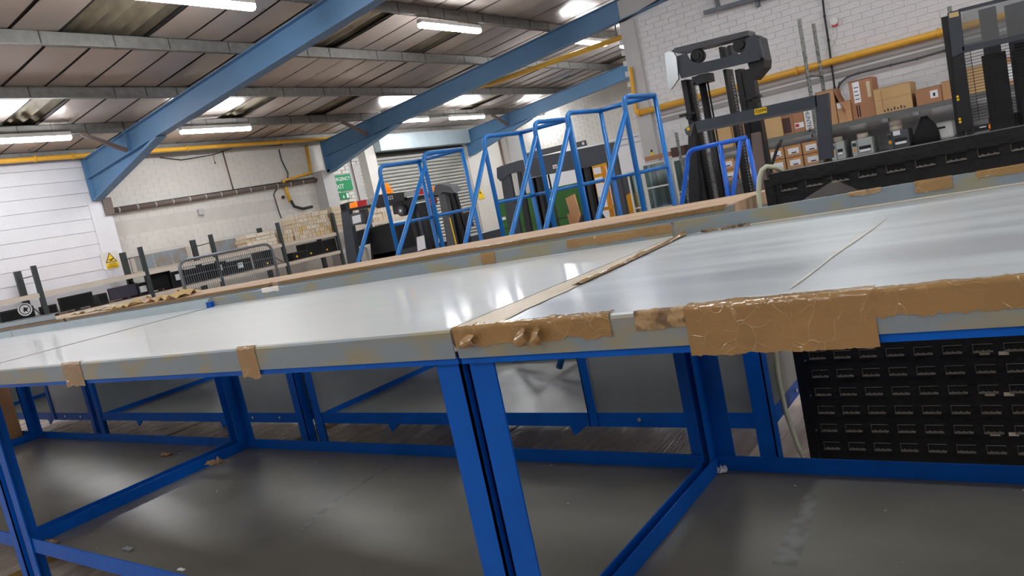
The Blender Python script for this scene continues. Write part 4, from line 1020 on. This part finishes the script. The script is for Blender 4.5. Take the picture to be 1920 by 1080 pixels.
for i, (q0, q1, l) in enumerate((((92, 588), (106, 569), 'small black cube speaker left of the large blank monitor'), ((186, 570), (200, 548), 'small black speaker between the two leftmost monitors'),
        ((262, 552), (274, 528), 'black box with white tag beside the rack upright'), ((327, 545), (345, 505), 'black cabinet at the left end of the grey barrier'),
        ((355, 540), (384, 498), 'dark equipment box behind the left of the barrier'), ((400, 530), (424, 488), 'dark equipment box behind the middle of the barrier'),
        ((433, 520), (470, 482), 'dark equipment box behind the right of the barrier'), ((496, 500), (508, 466), 'narrow black box just right of the barrier'),
        ((553, 492), (575, 468), 'black speaker left of the stacked speakers'), ((580, 488), (604, 450), 'tall black speaker under the carton stack'), ((611, 484), (628, 446), 'wide black speaker under the carton stack'))):
    t, ya, yb, zc = bigbox('speaker', q0, q1, XF-.08, l, black, 'speaker', dep=.28)
    if i in (2, 3, 5, 6): obj('tag', B((XF-.076, (ya+yb)/2-.05, zc-.14), (XF-.073, (ya+yb)/2+.05, zc-.05)), paper, t)
    if i > 6: obj('badge', MB().disc((XF-.076, ya+.07, ZS+.06), (1, 0, 0), .02, .004, 10), sign_y, t)
# stacked cartons on the top shelf
ZB = 1.1905
def cstack(y0_, y1_, n, rows, h, mts, label, grp, X=XF-.04, seed=0, z0=ZB, thick=.3, cat='carton'):
    r_ = random.Random(seed); w = (y1_-y0_)/n
    for j in range(rows):
        off = r_.uniform(-.01, .012)
        merged = 0; i = 0
        while i < n:
            k = 1 if r_.random() > .3 or i == n-1 else 2
            ya = y0_+w*i+off; yb = ya+w*k-.006; mt = r_.choice(mts); dx_ = r_.uniform(-.012, .012)
            nmz = ['bottom', 'second', 'third', 'fourth', 'fifth', 'sixth', 'seventh'][j]
            t = thing('small_carton', f'carton, {nmz} row of {label}, {["first","second","third","fourth","fifth","sixth","seventh","eighth","ninth","tenth"][i]} place from left', cat, (X-thick/2, (ya+yb)/2, z0+h*j), grp)
            o = obj('carton_body', B((X-thick+dx_, ya, z0+h*j), (X+dx_, yb, z0+h*(j+1)-.004)), mt, t)
            obj('flap_seam', B((X+dx_, (ya+yb)/2-.003, z0+h*j+.01), (X+dx_+.001, (ya+yb)/2+.003, z0+h*(j+1)-.012)), joint_m, t)
            i += k
ya = P(550, 450, 0, XF).y; yb = P(625, 430, 0, XF).y
cstack(8.40, 9.25, 9, 6, .072, [cream, cream2, cream2, cream3, cream], 'the tall carton stack', 'cartons in the tall stack on the left racking', seed=2)
cstack(7.42, 8.02, 3, 4, .062, [cream2, cream], 'the low carton stack', 'cartons in the low stack on the left racking', seed=5)
cstack(8.12, 8.37, 2, 3, .07, [cream, cream2], 'the short stack by the upright', 'cartons in the short stack by the rack upright', seed=8)
cstack(9.36, 9.95, 1, 6, .072, [cream], 'the plain board pile', 'long cartons beside the tall stack', seed=9, z0=1.2265)
cstack(10.35, 11.3, 7, 4, .085, [cream2, cream], 'the stack behind the forklift', 'cartons stacked behind the forklift', seed=12, z0=1.2265)

# crowd barrier
XB = -9.6
a, b = P(345, 492, 0, XB), P(508, 470, 0, XB)
bt = thing('crowd_barrier', 'grey steel crowd barrier standing in front of the left racking', 'barrier', (XB, 6.4, 0))
yb0, yb1, zb1 = 5.56, 7.10, 1.215
pth = [(XB, yb0, .12), (XB, yb0, zb1-.14)]+[tuple(v) for v in arc((XB, yb0, zb1-.14), (XB, yb0, zb1), (XB, yb0+.14, zb1), 6)[1:]]+[(XB, yb1-.14, zb1)]+[tuple(v) for v in arc((XB, yb1-.14, zb1), (XB, yb1, zb1), (XB, yb1, zb1-.14), 6)[1:]]+[(XB, yb1, .12)]
obj('tube_frame', MB().tube(pth, .021, 12), barrier_m, bt)
for z_ in (.2, .45, .7, .88, 1.0, 1.12): obj('cross_wire', MB().tube([(XB, yb0, z_), (XB, yb1, z_)], .005, 6), barrier_m, bt)
mb = MB(); y = yb0+.03
while y < yb1-.02: mb.tube([(XB+.004, y, .2), (XB+.004, y, zb1-.01)], .0035, 5); y += .034
obj('bars', mb, barrier_m, bt, kind='stuff')
for y in (yb0+.2, yb1-.2): obj('foot', MB().box((XB-.25, y-.02, 0), (XB+.25, y+.02, .02)).box((XB-.012, y-.012, .02), (XB+.012, y+.012, .2)), barrier_m, bt)

# ------------------------------------------------------------------ signs on the left wall
def wall_sign(name, y0_, y1_, z0, z1, X, label, mt):
    t = thing(name, label, 'sign', (X, (y0_+y1_)/2, z0)); obj('board', B((X, y0_, z0), (X+.006, y1_, z1)), mt, t); return t
X1 = XL+.012
a, b = P(190, 495, 0, X1), P(228, 462, 0, X1)
t = wall_sign('warning_sign', 5.385, 5.64, 1.33, 1.585, X1, 'yellow camera warning sign on the pier below the nearest beam', tape_pale)
tri = [(5.435, 1.425), (5.605, 1.425), (5.52, 1.575)]
obj('triangle_border', MB().prism(tri, 0, X1+.006, X1+.008), ink, t)
obj('triangle', MB().prism([(5.452, 1.434), (5.588, 1.434), (5.52, 1.556)], 0, X1+.008, X1+.010), sign_y, t)
obj('camera_symbol', MB().prism([(5.48, 1.462), (5.49, 1.475), (5.52, 1.466), (5.555, 1.488), (5.562, 1.474), (5.53, 1.452), (5.525, 1.443), (5.51, 1.448), (5.50, 1.462)], 0, X1+.010, X1+.012), ink, t)
obj('text_panel', B((X1+.006, 5.435, 1.335), (X1+.008, 5.61, 1.417)), sign_y, t)
text('sign_text', 'CCTV', .034, ink, t, (X1+.0085, 5.522, 1.396), (0, 1, 0), (0, 0, 1))
text('sign_text', 'IN OPERATION', .022, ink, t, (X1+.0085, 5.522, 1.358), (0, 1, 0), (0, 0, 1))
X2 = XL-.145
t = wall_sign('exit_sign', 10.17, 10.76, 1.98, 2.31, X2, 'green and white EMERGENCY EXIT sign beyond the second pier', green_s)
text('sign_text', 'EMERGENCY', .098, paper, t, (X2+.007, 10.465, 2.22), (0, 1, 0), (0, 0, 1), sx=.98)
text('sign_text', 'EXIT', .13, paper, t, (X2+.007, 10.40, 2.07), (0, 1, 0), (0, 0, 1))
t = wall_sign('exit_symbol', 10.36, 10.62, 1.81, 1.95, X2, 'small green arrow sign below the EMERGENCY EXIT sign', green_s)
obj('arrow', MB().prism([(10.45, 1.90), (10.465, 1.90), (10.465, 1.865), (10.485, 1.865), (10.457, 1.83), (10.43, 1.865), (10.45, 1.865)], 0, X2+.006, X2+.008), paper, t)
obj('door_symbol', B((X2+.006, 10.54, 1.83), (X2+.008, 10.60, 1.93)), paper, t)
a = P(897, 365, 1, 15.94)
t = thing('warning_sign', 'small yellow triangle warning sign right of the roller shutter', 'sign', (a.x, 15.93, a.z))
a = P(901, 362, 0, XL+.03); s_ = .1
obj('triangle', MB().prism([(a.y-.13, a.z-.04), (a.y+.10, a.z-.04), (a.y-.015, a.z+.14)], 0, XL+.025, XL+.032), sign_y, t)
obj('triangle_symbol', MB().prism([(a.y-.045, a.z-.015), (a.y+.02, a.z-.015), (a.y-.012, a.z+.07)], 0, XL+.032, XL+.034), ink, t)
obj('text_panel', B((XL+.025, a.y-.12, a.z-.15), (XL+.032, a.y+.12, a.z-.05)), sign_y, t)
a = P(1222, 288, 1, YR-.01)
t = thing('safety_tag', 'tiny yellow and black tag on the gable wall beside the black mast', 'sign', (a.x, YR-.01, a.z))
a = P(1222, 287, 1, YR-.06)
obj('tag_plate', B((a.x-.02, YR-.058, a.z-.06), (a.x+.02, YR-.052, a.z+.01)), sign_y, t); obj('tag_symbol', B((a.x-.012, YR-.058, a.z+.015), (a.x+.012, YR-.052, a.z+.05)), ink, t)

# ------------------------------------------------------------------ pipes and cables
def pipe(name, pts, r, mt, label, cat='pipe', n=12, clips=0):
    pts = [Vector(p) for p in pts]
    o = MB().tube(pts, r, n)
    t = thing(name, label, cat, tuple(pts[0])); obj('tube', o, mt, t)
    if clips:
        L_ = 0
        for i in range(len(pts)-1):
            seg = (pts[i+1]-pts[i]).length; k = 0
            while k*clips < seg:
                p_ = pts[i].lerp(pts[i+1], k*clips/seg); d = (pts[i+1]-pts[i]).normalized()
                obj('clip', MB().tube([p_-d*.012, p_+d*.012], r*1.35, 8), mt, t); k += 1
    return t
xe = XL+.19
pipe('eaves_pipe', [(xe, -6, 3.0), (xe, 5.3, 3.0), (xe, 10.3, 3.0)], .035, yellow, 'long yellow gas pipe along the eaves of the left wall', clips=1.8)
xw = XR+.05
q = [P(573, 268, 0, xw), P(583, 324, 0, xw), P(531, 339, 0, xw), P(546, 378, 0, xw)]
pipe('gas_drop', [(xw, q[0].y, 2.96), (xw, q[1].y, q[1].z), (xw, q[2].y, q[2].z), (xw, q[3].y-.02, q[3].z)], .032, yellow, 'yellow gas pipe dropping down the brick wall in a dogleg')
pipe('flue_hose', [(xw+.02, q[3].y-.02, q[3].z+.02), (xw+.03, q[3].y+.02, q[3].z-.1), (xw+.06, q[3].y+.18, q[3].z-.17), (xw+.08, q[3].y+.4, q[3].z-.16)], .028, cable_m, 'black flexible hose at the foot of the yellow gas drop', 'hose')
ct = pipe('cable_tray', [(XR+.08, 5.75, 2.19), (XR+.08, 9.9, 2.27)], .04, strut_m, 'dark brown duct running along the left brick wall', 'duct')
y = 5.9
while y < 9.8:
    zz_ = 2.19+.08*(y-5.75)/4.15; obj('duct_band', MB().tube([(XR+.08, y, zz_), (XR+.08, y+.02, zz_)], .043, 10), wall_g, ct); y += .3
pipe('wire', [(XR+.03, 5.8, 2.235), (XR+.03, 9.9, 2.33)], .008, cable_m, 'thin wire above the dark duct on the left wall', 'cable', 6)
obj('junction_box', B((XL-.04, 5.62, 2.12), (XL+.05, 5.75, 2.38)), strut_m, label='brown box at the near end of the duct under the nearest beam', cat='junction box')
a = P(375, 398, 0, XR); obj('wall_box', B((XR, a.y-.05, a.z-.05), (XR+.05, a.y+.05, a.z+.05)), wall_g, label='small square painted box on the grey band of the left wall', cat='junction box')
q0, q1 = P(417, 282, 0, XR+.02), P(434, 345, 0, XR+.02)
pipe('conduit', [(XR+.02, q0.y, 2.98), (XR+.02, q0.y+.02, 2.27)], .012, brown_pipe, 'thin brown conduit dropping from the eaves to the duct', 'pipe', 8)
q = [P(*v, 0, XR+.03) for v in ((523, 280), (528, 300), (540, 325), (539, 345), (520, 352), (513, 365), (524, 400), (532, 420))]
pipe('cable', q+[Vector((XR+.03, q[-1].y+.05, 1.3))], .011, cable_m, 'black cable looping down the brick wall beside the yellow gas drop', 'cable', 6)
q = [P(*v, 0, XR+.03) for v in ((300, 295), (340, 300), (400, 290), (440, 276), (530, 272))]
pipe('cable', q, .008, cable_m, 'slack cable hanging under the eaves behind the nearest beam', 'cable', 6)
q = P(401, 296, 0, XR+.03); pipe('pull_cord', [(XR+.03, q.y, 2.95), (XR+.03, q.y, q.z-.06), (XR+.03, q.y, q.z-.1)], [.004, .004, .015], cable_m, 'short hanging cord with a knob on the left wall', 'cord', 6)
obj('air_vent', MB().disc((XR, P(530, 370, 0, XR).y, P(530, 370, 0, XR).z), (1, 0, 0), .03, .03, 12), cable_m, label='small round black vent on the left brick wall', cat='vent')
for dy_, l in ((0, 'left'), (.12, 'right')):
    q = P(930, 262, 1, 15.97); pipe('riser', [(q.x+dy_, 15.95, 3.0), (q.x+dy_, 15.95, 1.2)], .02, brown_pipe, 'brown riser pipe in the far wall corner, the %s one of two' % l, 'pipe', 8)
q = P(658, 300, 0, XL-.1); pipe('riser', [(XL-.12, q.y, 2.6), (XL-.12, q.y+.02, .9)], .013, brown_pipe, 'dark red conduit between the exit sign and the grey recess', 'pipe', 8)
# right wall services
def onR(px, py, d=.04): return P(px, py, 1, YR-d)
q0, q1 = onR(1198, 209, .07), onR(1760, 62, .07); zp = (q0.z+q1.z)/2-.0
pipe('gas_pipe', [(q0.x, YR-.07, q0.z-.02), (q1.x, YR-.07, q1.z), (3, YR-.07, q1.z-.02)], .042, yellow, 'thick yellow gas pipe across the white gable wall', clips=2.2)
q = [onR(1160, 128, .09), onR(1182, 126, .09), onR(1186, 160, .09), onR(1190, 205, .09)]
pipe('gas_riser', [(q[1].x-.0, YR-.09, q[1].z), (q[3].x+.01, YR-.09, q0.z), (q0.x, YR-.09, q0.z-.02)], .028, yellow, 'thin yellow riser joining the gas pipe at the gable wall corner')
a, b = P(920, 157, 1, 10.45), P(1182, 64, 1, 10.45)
pipe('roof_pipe', [(a.x-.6, 10.45, zt(a.x-.6)-.12), (a.x, 10.45, a.z), (b.x, 10.45, b.z), (-4.0, 10.45, b.z+.02)], .04, yellow, 'yellow gas pipe slung under the roof behind the second beam')
obj('pipe_hanger', MB().tube([tuple(P(1156, 74, 1, 10.45)), tuple(P(1153, 44, 1, 10.45))], .01, 6), strut_m, label='thin hanger rod holding the roof gas pipe', cat='bracket')
q = [onR(*v, .02) for v in ((1542, -5), (1546, 30), (1553, 75), (1558, 115), (1565, 165))]
pipe('cable', q+[Vector((q[-1].x, YR-.02, 1.3))], .011, cable_m, 'black cable running down the white gable wall', 'cable', 8, clips=.45)
q = [onR(*v, .02) for v in ((1771, 95), (1720, 110), (1670, 122), (1610, 137), (1590, 144), (1575, 156), (1569, 172))]
pipe('conduit', [(2, YR-.02, q[0].z)]+q, .013, dkgrey2, 'dark curved conduit above the cardboard boxes on the gable wall', 'pipe', 8, clips=.5)
a = onR(1565, 40, 0); t = thing('alarm_sounder', 'small white alarm sounder beside the black cable', 'alarm', (a.x, YR, a.z))
obj('sounder_body', MB().disc((a.x, YR, a.z), (0, -1, 0), .045, .05, 16), white_pl, t); obj('sounder_lens', MB().box((a.x-.03, YR-.04, a.z-.06), (a.x+.03, YR, a.z-.035)), redp, t)
obj('lead', MB().tube([(a.x, YR-.01, a.z-.06), (a.x+.01, YR-.01, a.z-.16), (a.x-.08, YR-.01, a.z-.3), (a.x-.09, YR-.01, a.z-.36)], .004, 6), white_pl, t)
a, b = onR(1320, 24, .08), onR(1440, -8, .08)
t = thing('steel_rail', 'grey steel channel standing off the top of the gable wall', 'bracket', (a.x, YR-.08, a.z))
obj('channel', MB().beam(tuple(a), (b.x+.5, b.y, b.z-.02), .05, .05), barrier_m, t)
for px in (1345, 1420): q = onR(px, 8, .05); obj('arm', MB().box((q.x-.02, YR-.07, q.z-.03), (q.x+.02, YR, q.z+.16)), barrier_m, t)

# ------------------------------------------------------------------ right wall shelving
YSf = 9.3
sr = thing('shelving', 'grey slotted shelving along the gable wall carrying cardboard boxes', 'shelving', (-1.6, 9.6, 0))
ZR = 1.165
for i, (xa_, xb_) in enumerate(((-3.75, -2.16), (-2.14, -.62), (-.6, 1.4))):
    obj('shelf', B((xa_, YSf+.006, ZR-.02), (xb_, 10.02, ZR)), galv_plain, sr)
    obj('shelf_lip', B((xa_, YSf, ZR-.055), (xb_, YSf+.006, ZR)), galv_dk, sr)
    obj('shelf', B((xa_, YSf+.006, .735), (xb_, 10.02, .755)), galv_plain, sr)
    obj('shelf_lip', B((xa_, YSf, .70), (xb_, YSf+.006, .755)), galv_dk, sr)
    obj('shelf', B((xa_, YSf+.006, .25), (xb_, 10.02, .27)), galv_plain, sr)
zu = P(1493, 38, 1, YSf).z
for x, h in ((-3.77, 1.5), (P(1510, 110, 1, YSf).x, zu), (-.61, 2.1), (1.41, 2.1)):
    for yy in (YSf-.006, 9.99):
        o = obj('upright', MB().box((x-.02, yy, 0), (x+.02, yy+.004, h)).box((x-.02, yy, 0), (x-.016, yy+.03, h)), slotted, sr)
x = P(1510, 110, 1, YSf).x
obj('cross_tie', MB().tube([(x, YSf, 1.78), (x, 9.99, 1.78)], .01, 6), barrier_m, sr)
for px in (1512, 1660, 1720): q = P(px, 230, 1, YSf); obj('bracket', B((q.x-.03, YSf-.002, ZR-.09), (q.x+.03, YSf+.1, ZR-.056)), galv_plain, sr)
LASTX = [-9]
def rbox(px0_, px1_, y, dep, label, mt, marks=(), z0=ZR+.0005, name='cardboard_box', grp=None, tp=True):
    a = P(*px0_, 1, y); b = P(*px1_, 1, y)
    a.x = max(a.x, LASTX[0]+.004); LASTX[0] = b.x
    return carton(name, label, (a.x, y, z0), (b.x, y+dep, max(b.z, z0+.04)), mt, group=grp, marks=marks, tp=tp)
gB = 'cardboard boxes on the gable wall shelf'
rbox((1340, 280), (1366, 222), YSf+.06, .35, 'tan open carton seen between the black mast columns', card2, grp=gB)
rbox((1367, 275), (1384, 226), YSf+.08, .35, 'brown carton left of the right mast column', card, grp=gB)
rbox((1427, 250), (1462, 210), YSf+.05, .4, 'tan carton under the yellow number plate end of the guard', card2, grp=gB)
t = rbox((1464, 242), (1485, 214), YSf+.08, .4, 'dark fronted open carton right of the tan carton', card3, grp=gB); 
obj('open_front', B((P(1466, 242, 1, YSf+.08).x, YSf+.077, ZR+.02), (P(1484, 242, 1, YSf+.08).x, YSf+.08, ZR+.2)), brownc, t)
rbox((1486, 240), (1504, 206), YSf+.06, .35, 'brown carton with a red and white label', card3, ((.1, .2, .95, .45, paper), (.15, .25, .5, .4, redp, .003)), grp=gB)
t = rbox((1505, 235), (1522, 200), YSf+.05, .35, 'narrow carton lettered HUNTER down its side', card2, ((.1, .03, .9, .98, paper),), grp=gB)
q = P(1514, 218, 1, YSf+.045); text('box_text', 'HUNTER', .062, ink, t, (q.x, YSf+.047, ZR+.115), (0, 0, -1), (1, 0, 0))
t = rbox((1536, 228), (1562, 166), YSf+.04, .4, 'tall open carton with its flap hanging beside the guard post', card, grp=gB)
q = P(1562, 170, 1, YSf+.04); obj('open_flap', MB().add([(q.x, YSf+.04, q.z), (q.x+.10, YSf-.05, q.z-.25), (q.x+.11, YSf+.2, q.z-.25), (q.x, YSf+.4, q.z)], [(0, 1, 2, 3)]).add([(q.x, YSf+.04, q.z-.003), (q.x+.10, YSf-.05, q.z-.253), (q.x+.11, YSf+.2, q.z-.253), (q.x, YSf+.4, q.z-.003)], [(0, 1, 2, 3)]), card3, t)
rbox((1572, 222), (1593, 187), YSf+.03, .3, 'small carton with a white corner label', card, ((.03, .7, .4, .95, paper),), grp=gB)
rbox((1594, 218), (1633, 143), YSf+.06, .38, 'tall carton with a large white shipping label', card3, ((.16, .42, .45, .95, paper), (.2, .5, .4, .52, ink, .003), (.2, .6, .4, .62, ink, .003), (.2, .7, .36, .72, ink, .003), (.2, .8, .4, .82, ink, .003), (.2, .05, .25, .35, ink), (.3, .05, .35, .35, ink), (.75, .5, .9, .9, cream)), grp=gB)
rbox((1637, 213), (1705, 152), YSf+.03, .5, 'large yellowish carton printed along its lower edge', card2, tuple((.22+.09*k, .06, .26+.09*k, .13+.05*(k % 2), brownc) for k in range(7))+((.0, .52, 1, .535, card3), (.2, .1, .22, .9, card3)), grp=gB)
rbox((1719, 193), (1764, 158), YSf+.03, .35, 'reddish brown carton with an arrow label', card3, ((.55, .3, .85, .75, paper), (.66, .4, .74, .6, ink, .003)), grp=gB)
rbox((1766, 190), (1800, 146), YSf+.02, .4, 'open black lined carton next to the stacker mast', card, grp=gB)
rbox((1818, 180), (1855, 118), YSf+.05, .4, 'tan carton behind the mesh guard', card2, grp=gB)
rbox((1870, 165), (1925, 100), YSf+.05, .4, 'brown carton with white label behind the mesh guard', card, ((.3, .2, .6, .8, paper),), grp=gB)
# small labelled cartons
gS = 'small labelled cartons on the lower shelf'
zb = .7555
for j in range(2):
    for i in range(3):
        x0_ = P(1440, 300, 1, YSf).x+.0+.205*i
        t = carton('labelled_carton', 'small labelled carton right of the fork blade, %s row, %s of three' % (['lower', 'upper'][j], ['left', 'middle', 'right'][i]), (x0_, YSf+.02, zb+.14*j), (x0_+.19, YSf+.4, zb+.14*j+.137), card, group=gS,
                   marks=((.2, .25, .85, .75, paper), (.4, .3, .7, .4, ink, .003), (.5, .82, .75, .95, orange)))
    for i in range(2):
        x0_ = P(1352, 330, 1, YSf).x+.215*i
        carton('labelled_carton', 'small labelled carton between the mast columns, %s row, %s of two' % (['lower', 'upper'][j], ['left', 'right'][i]), (x0_, YSf+.02, zb+.14*j), (x0_+.19, YSf+.4, zb+.14*j+.137), card, group=gS,
               marks=((.2, .25, .85, .75, paper), (.4, .3, .7, .4, ink, .003), (.5, .82, .75, .95, orange)))
for i in range(2):
    x0_ = P(1380, 365, 1, YSf).x+.22*i
    carton('labelled_carton', 'lowest shelf carton behind the blue trolley handle, %s one' % ['left', 'right'][i], (x0_, YSf+.02, .2705), (x0_+.2, YSf+.4, .43), card, group=gS, marks=((.2, .3, .8, .7, paper),))
# label printers
def printer(px0_, px1_, ptop, label, mt, dark=False):
    a = P(*px0_, 1, YSf+.03); b = P(*px1_, 1, YSf+.03); c_ = P(*ptop, 1, YSf+.1)
    t = thing('label_printer', label, 'printer', ((a.x+b.x)/2, YSf+.2, zb)); x0_, x1_, z1_ = a.x, b.x, b.z
    obj('printer_body', B((x0_+.06, YSf+.03, zb), (x1_, YSf+.4, z1_)), mt, t, bevel=.01)
    obj('control_panel', B((x0_, YSf+.03, zb), (x0_+.058, YSf+.36, z1_-.01)), mt if not dark else dkgrey2, t, bevel=.006)
    obj('display', B((x0_+.01, YSf+.026, z1_-.075), (x0_+.05, YSf+.03, z1_-.035)), rackg, t)
    obj('button_pad', B((x0_+.015, YSf+.026, z1_-.13), (x0_+.045, YSf+.03, z1_-.095)), orange, t)
    obj('label_slot', B((x0_+.075, YSf+.026, z1_-.12), (x1_-.02, YSf+.03, z1_-.085)), ink, t)
    obj('label_strip', B((x0_+.08, YSf+.015, z1_-.15), (x1_-.03, YSf+.03, z1_-.125)), paper, t)
    return t, x0_, x1_, z1_
def roll(x, y, z0, r, n, label):
    t = thing('label_rolls', label, 'label roll', (x, y, z0))
    for k in range(n): obj('roll', MB().tube([(x, y, z0+.06*k), (x, y, z0+.06*k+.057)], r, 18), cream2, t)
t, xa_, xb_, z1_ = printer((1600, 295), (1634, 256), (1620, 245), 'grey label printer with green display under the shelf', grey_pl)
roll((xa_+xb_)/2, YSf+.15, z1_+.0005, .06, 1, 'single label roll on the grey printer')
t, xa_, xb_, z1_ = printer((1665, 276), (1702, 241), (1680, 225), 'dark fronted label printer under the large carton', dkgrey2, True)
obj('note', B((xa_+.07, YSf+.02, z1_-.05), (xa_+.14, YSf+.03, z1_+.0)), paper, t)
roll((xa_+xb_)/2-.02, YSf+.15, z1_+.0005, .065, 2, 'stack of two label rolls on the dark printer')
t, xa_, xb_, z1_ = printer((1560, 300), (1581, 264), (1570, 255), 'leftmost label printer, half hidden by the guard post', grey_pl)
roll((xa_+xb_)/2, YSf+.15, z1_+.0005, .05, 1, 'label roll on the leftmost printer')
a, b = P(1745, 250, 1, YSf+.1), P(1785, 225, 1, YSf+.1)
t = thing('white_printer', 'white rounded office machine behind the black bundle', 'printer', ((a.x+b.x)/2, YSf+.3, zb))
obj('machine_body', B((a.x, YSf+.15, zb), (b.x, YSf+.5, b.z)), white_pl, t, bevel=.03); obj('paper_slot', B((a.x+.02, YSf+.146, b.z-.07), (a.x+.14, YSf+.15, b.z-.05)), ink, t)
a = P(1735, 245, 1, YSf+.05)
obj('black_bundle', MB().tube([(a.x, YSf+.1, zb), (a.x, YSf+.1, zb+.10), (a.x+.01, YSf+.1, zb+.19), (a.x, YSf+.1, zb+.25), (a.x, YSf+.1, zb+.29)], [.13, .125, .09, .05, .03], 14), cloth, label='black tied bag on the shelf beside the white machine', cat='bag')
for i, (px, l) in enumerate(((1845, 'black telephone behind the mesh guard'), )):
    a = P(px, 235, 1, YSf+.05); t = thing('telephone', l, 'telephone', (a.x, YSf+.1, zb)); obj('phone_body', B((a.x-.1, YSf+.03, zb), (a.x+.08, YSf+.2, zb+.08)), black, t, bevel=.01); obj('phone_display', B((a.x-.04, YSf+.026, zb+.05), (a.x+.02, YSf+.03, zb+.06)), paper, t)

# ------------------------------------------------------------------ lettering becomes plain mesh
bpy.context.view_layer.update(); dg = bpy.context.evaluated_depsgraph_get()
for o in [o for o in bpy.data.objects if o.type == 'FONT']:
    me = bpy.data.meshes.new_from_object(o.evaluated_get(dg)); n = bpy.data.objects.new(o.name.split('.')[0], me); COL.objects.link(n)
    n.parent = o.parent; n.matrix_local = o.matrix_local.copy(); bpy.data.objects.remove(o)
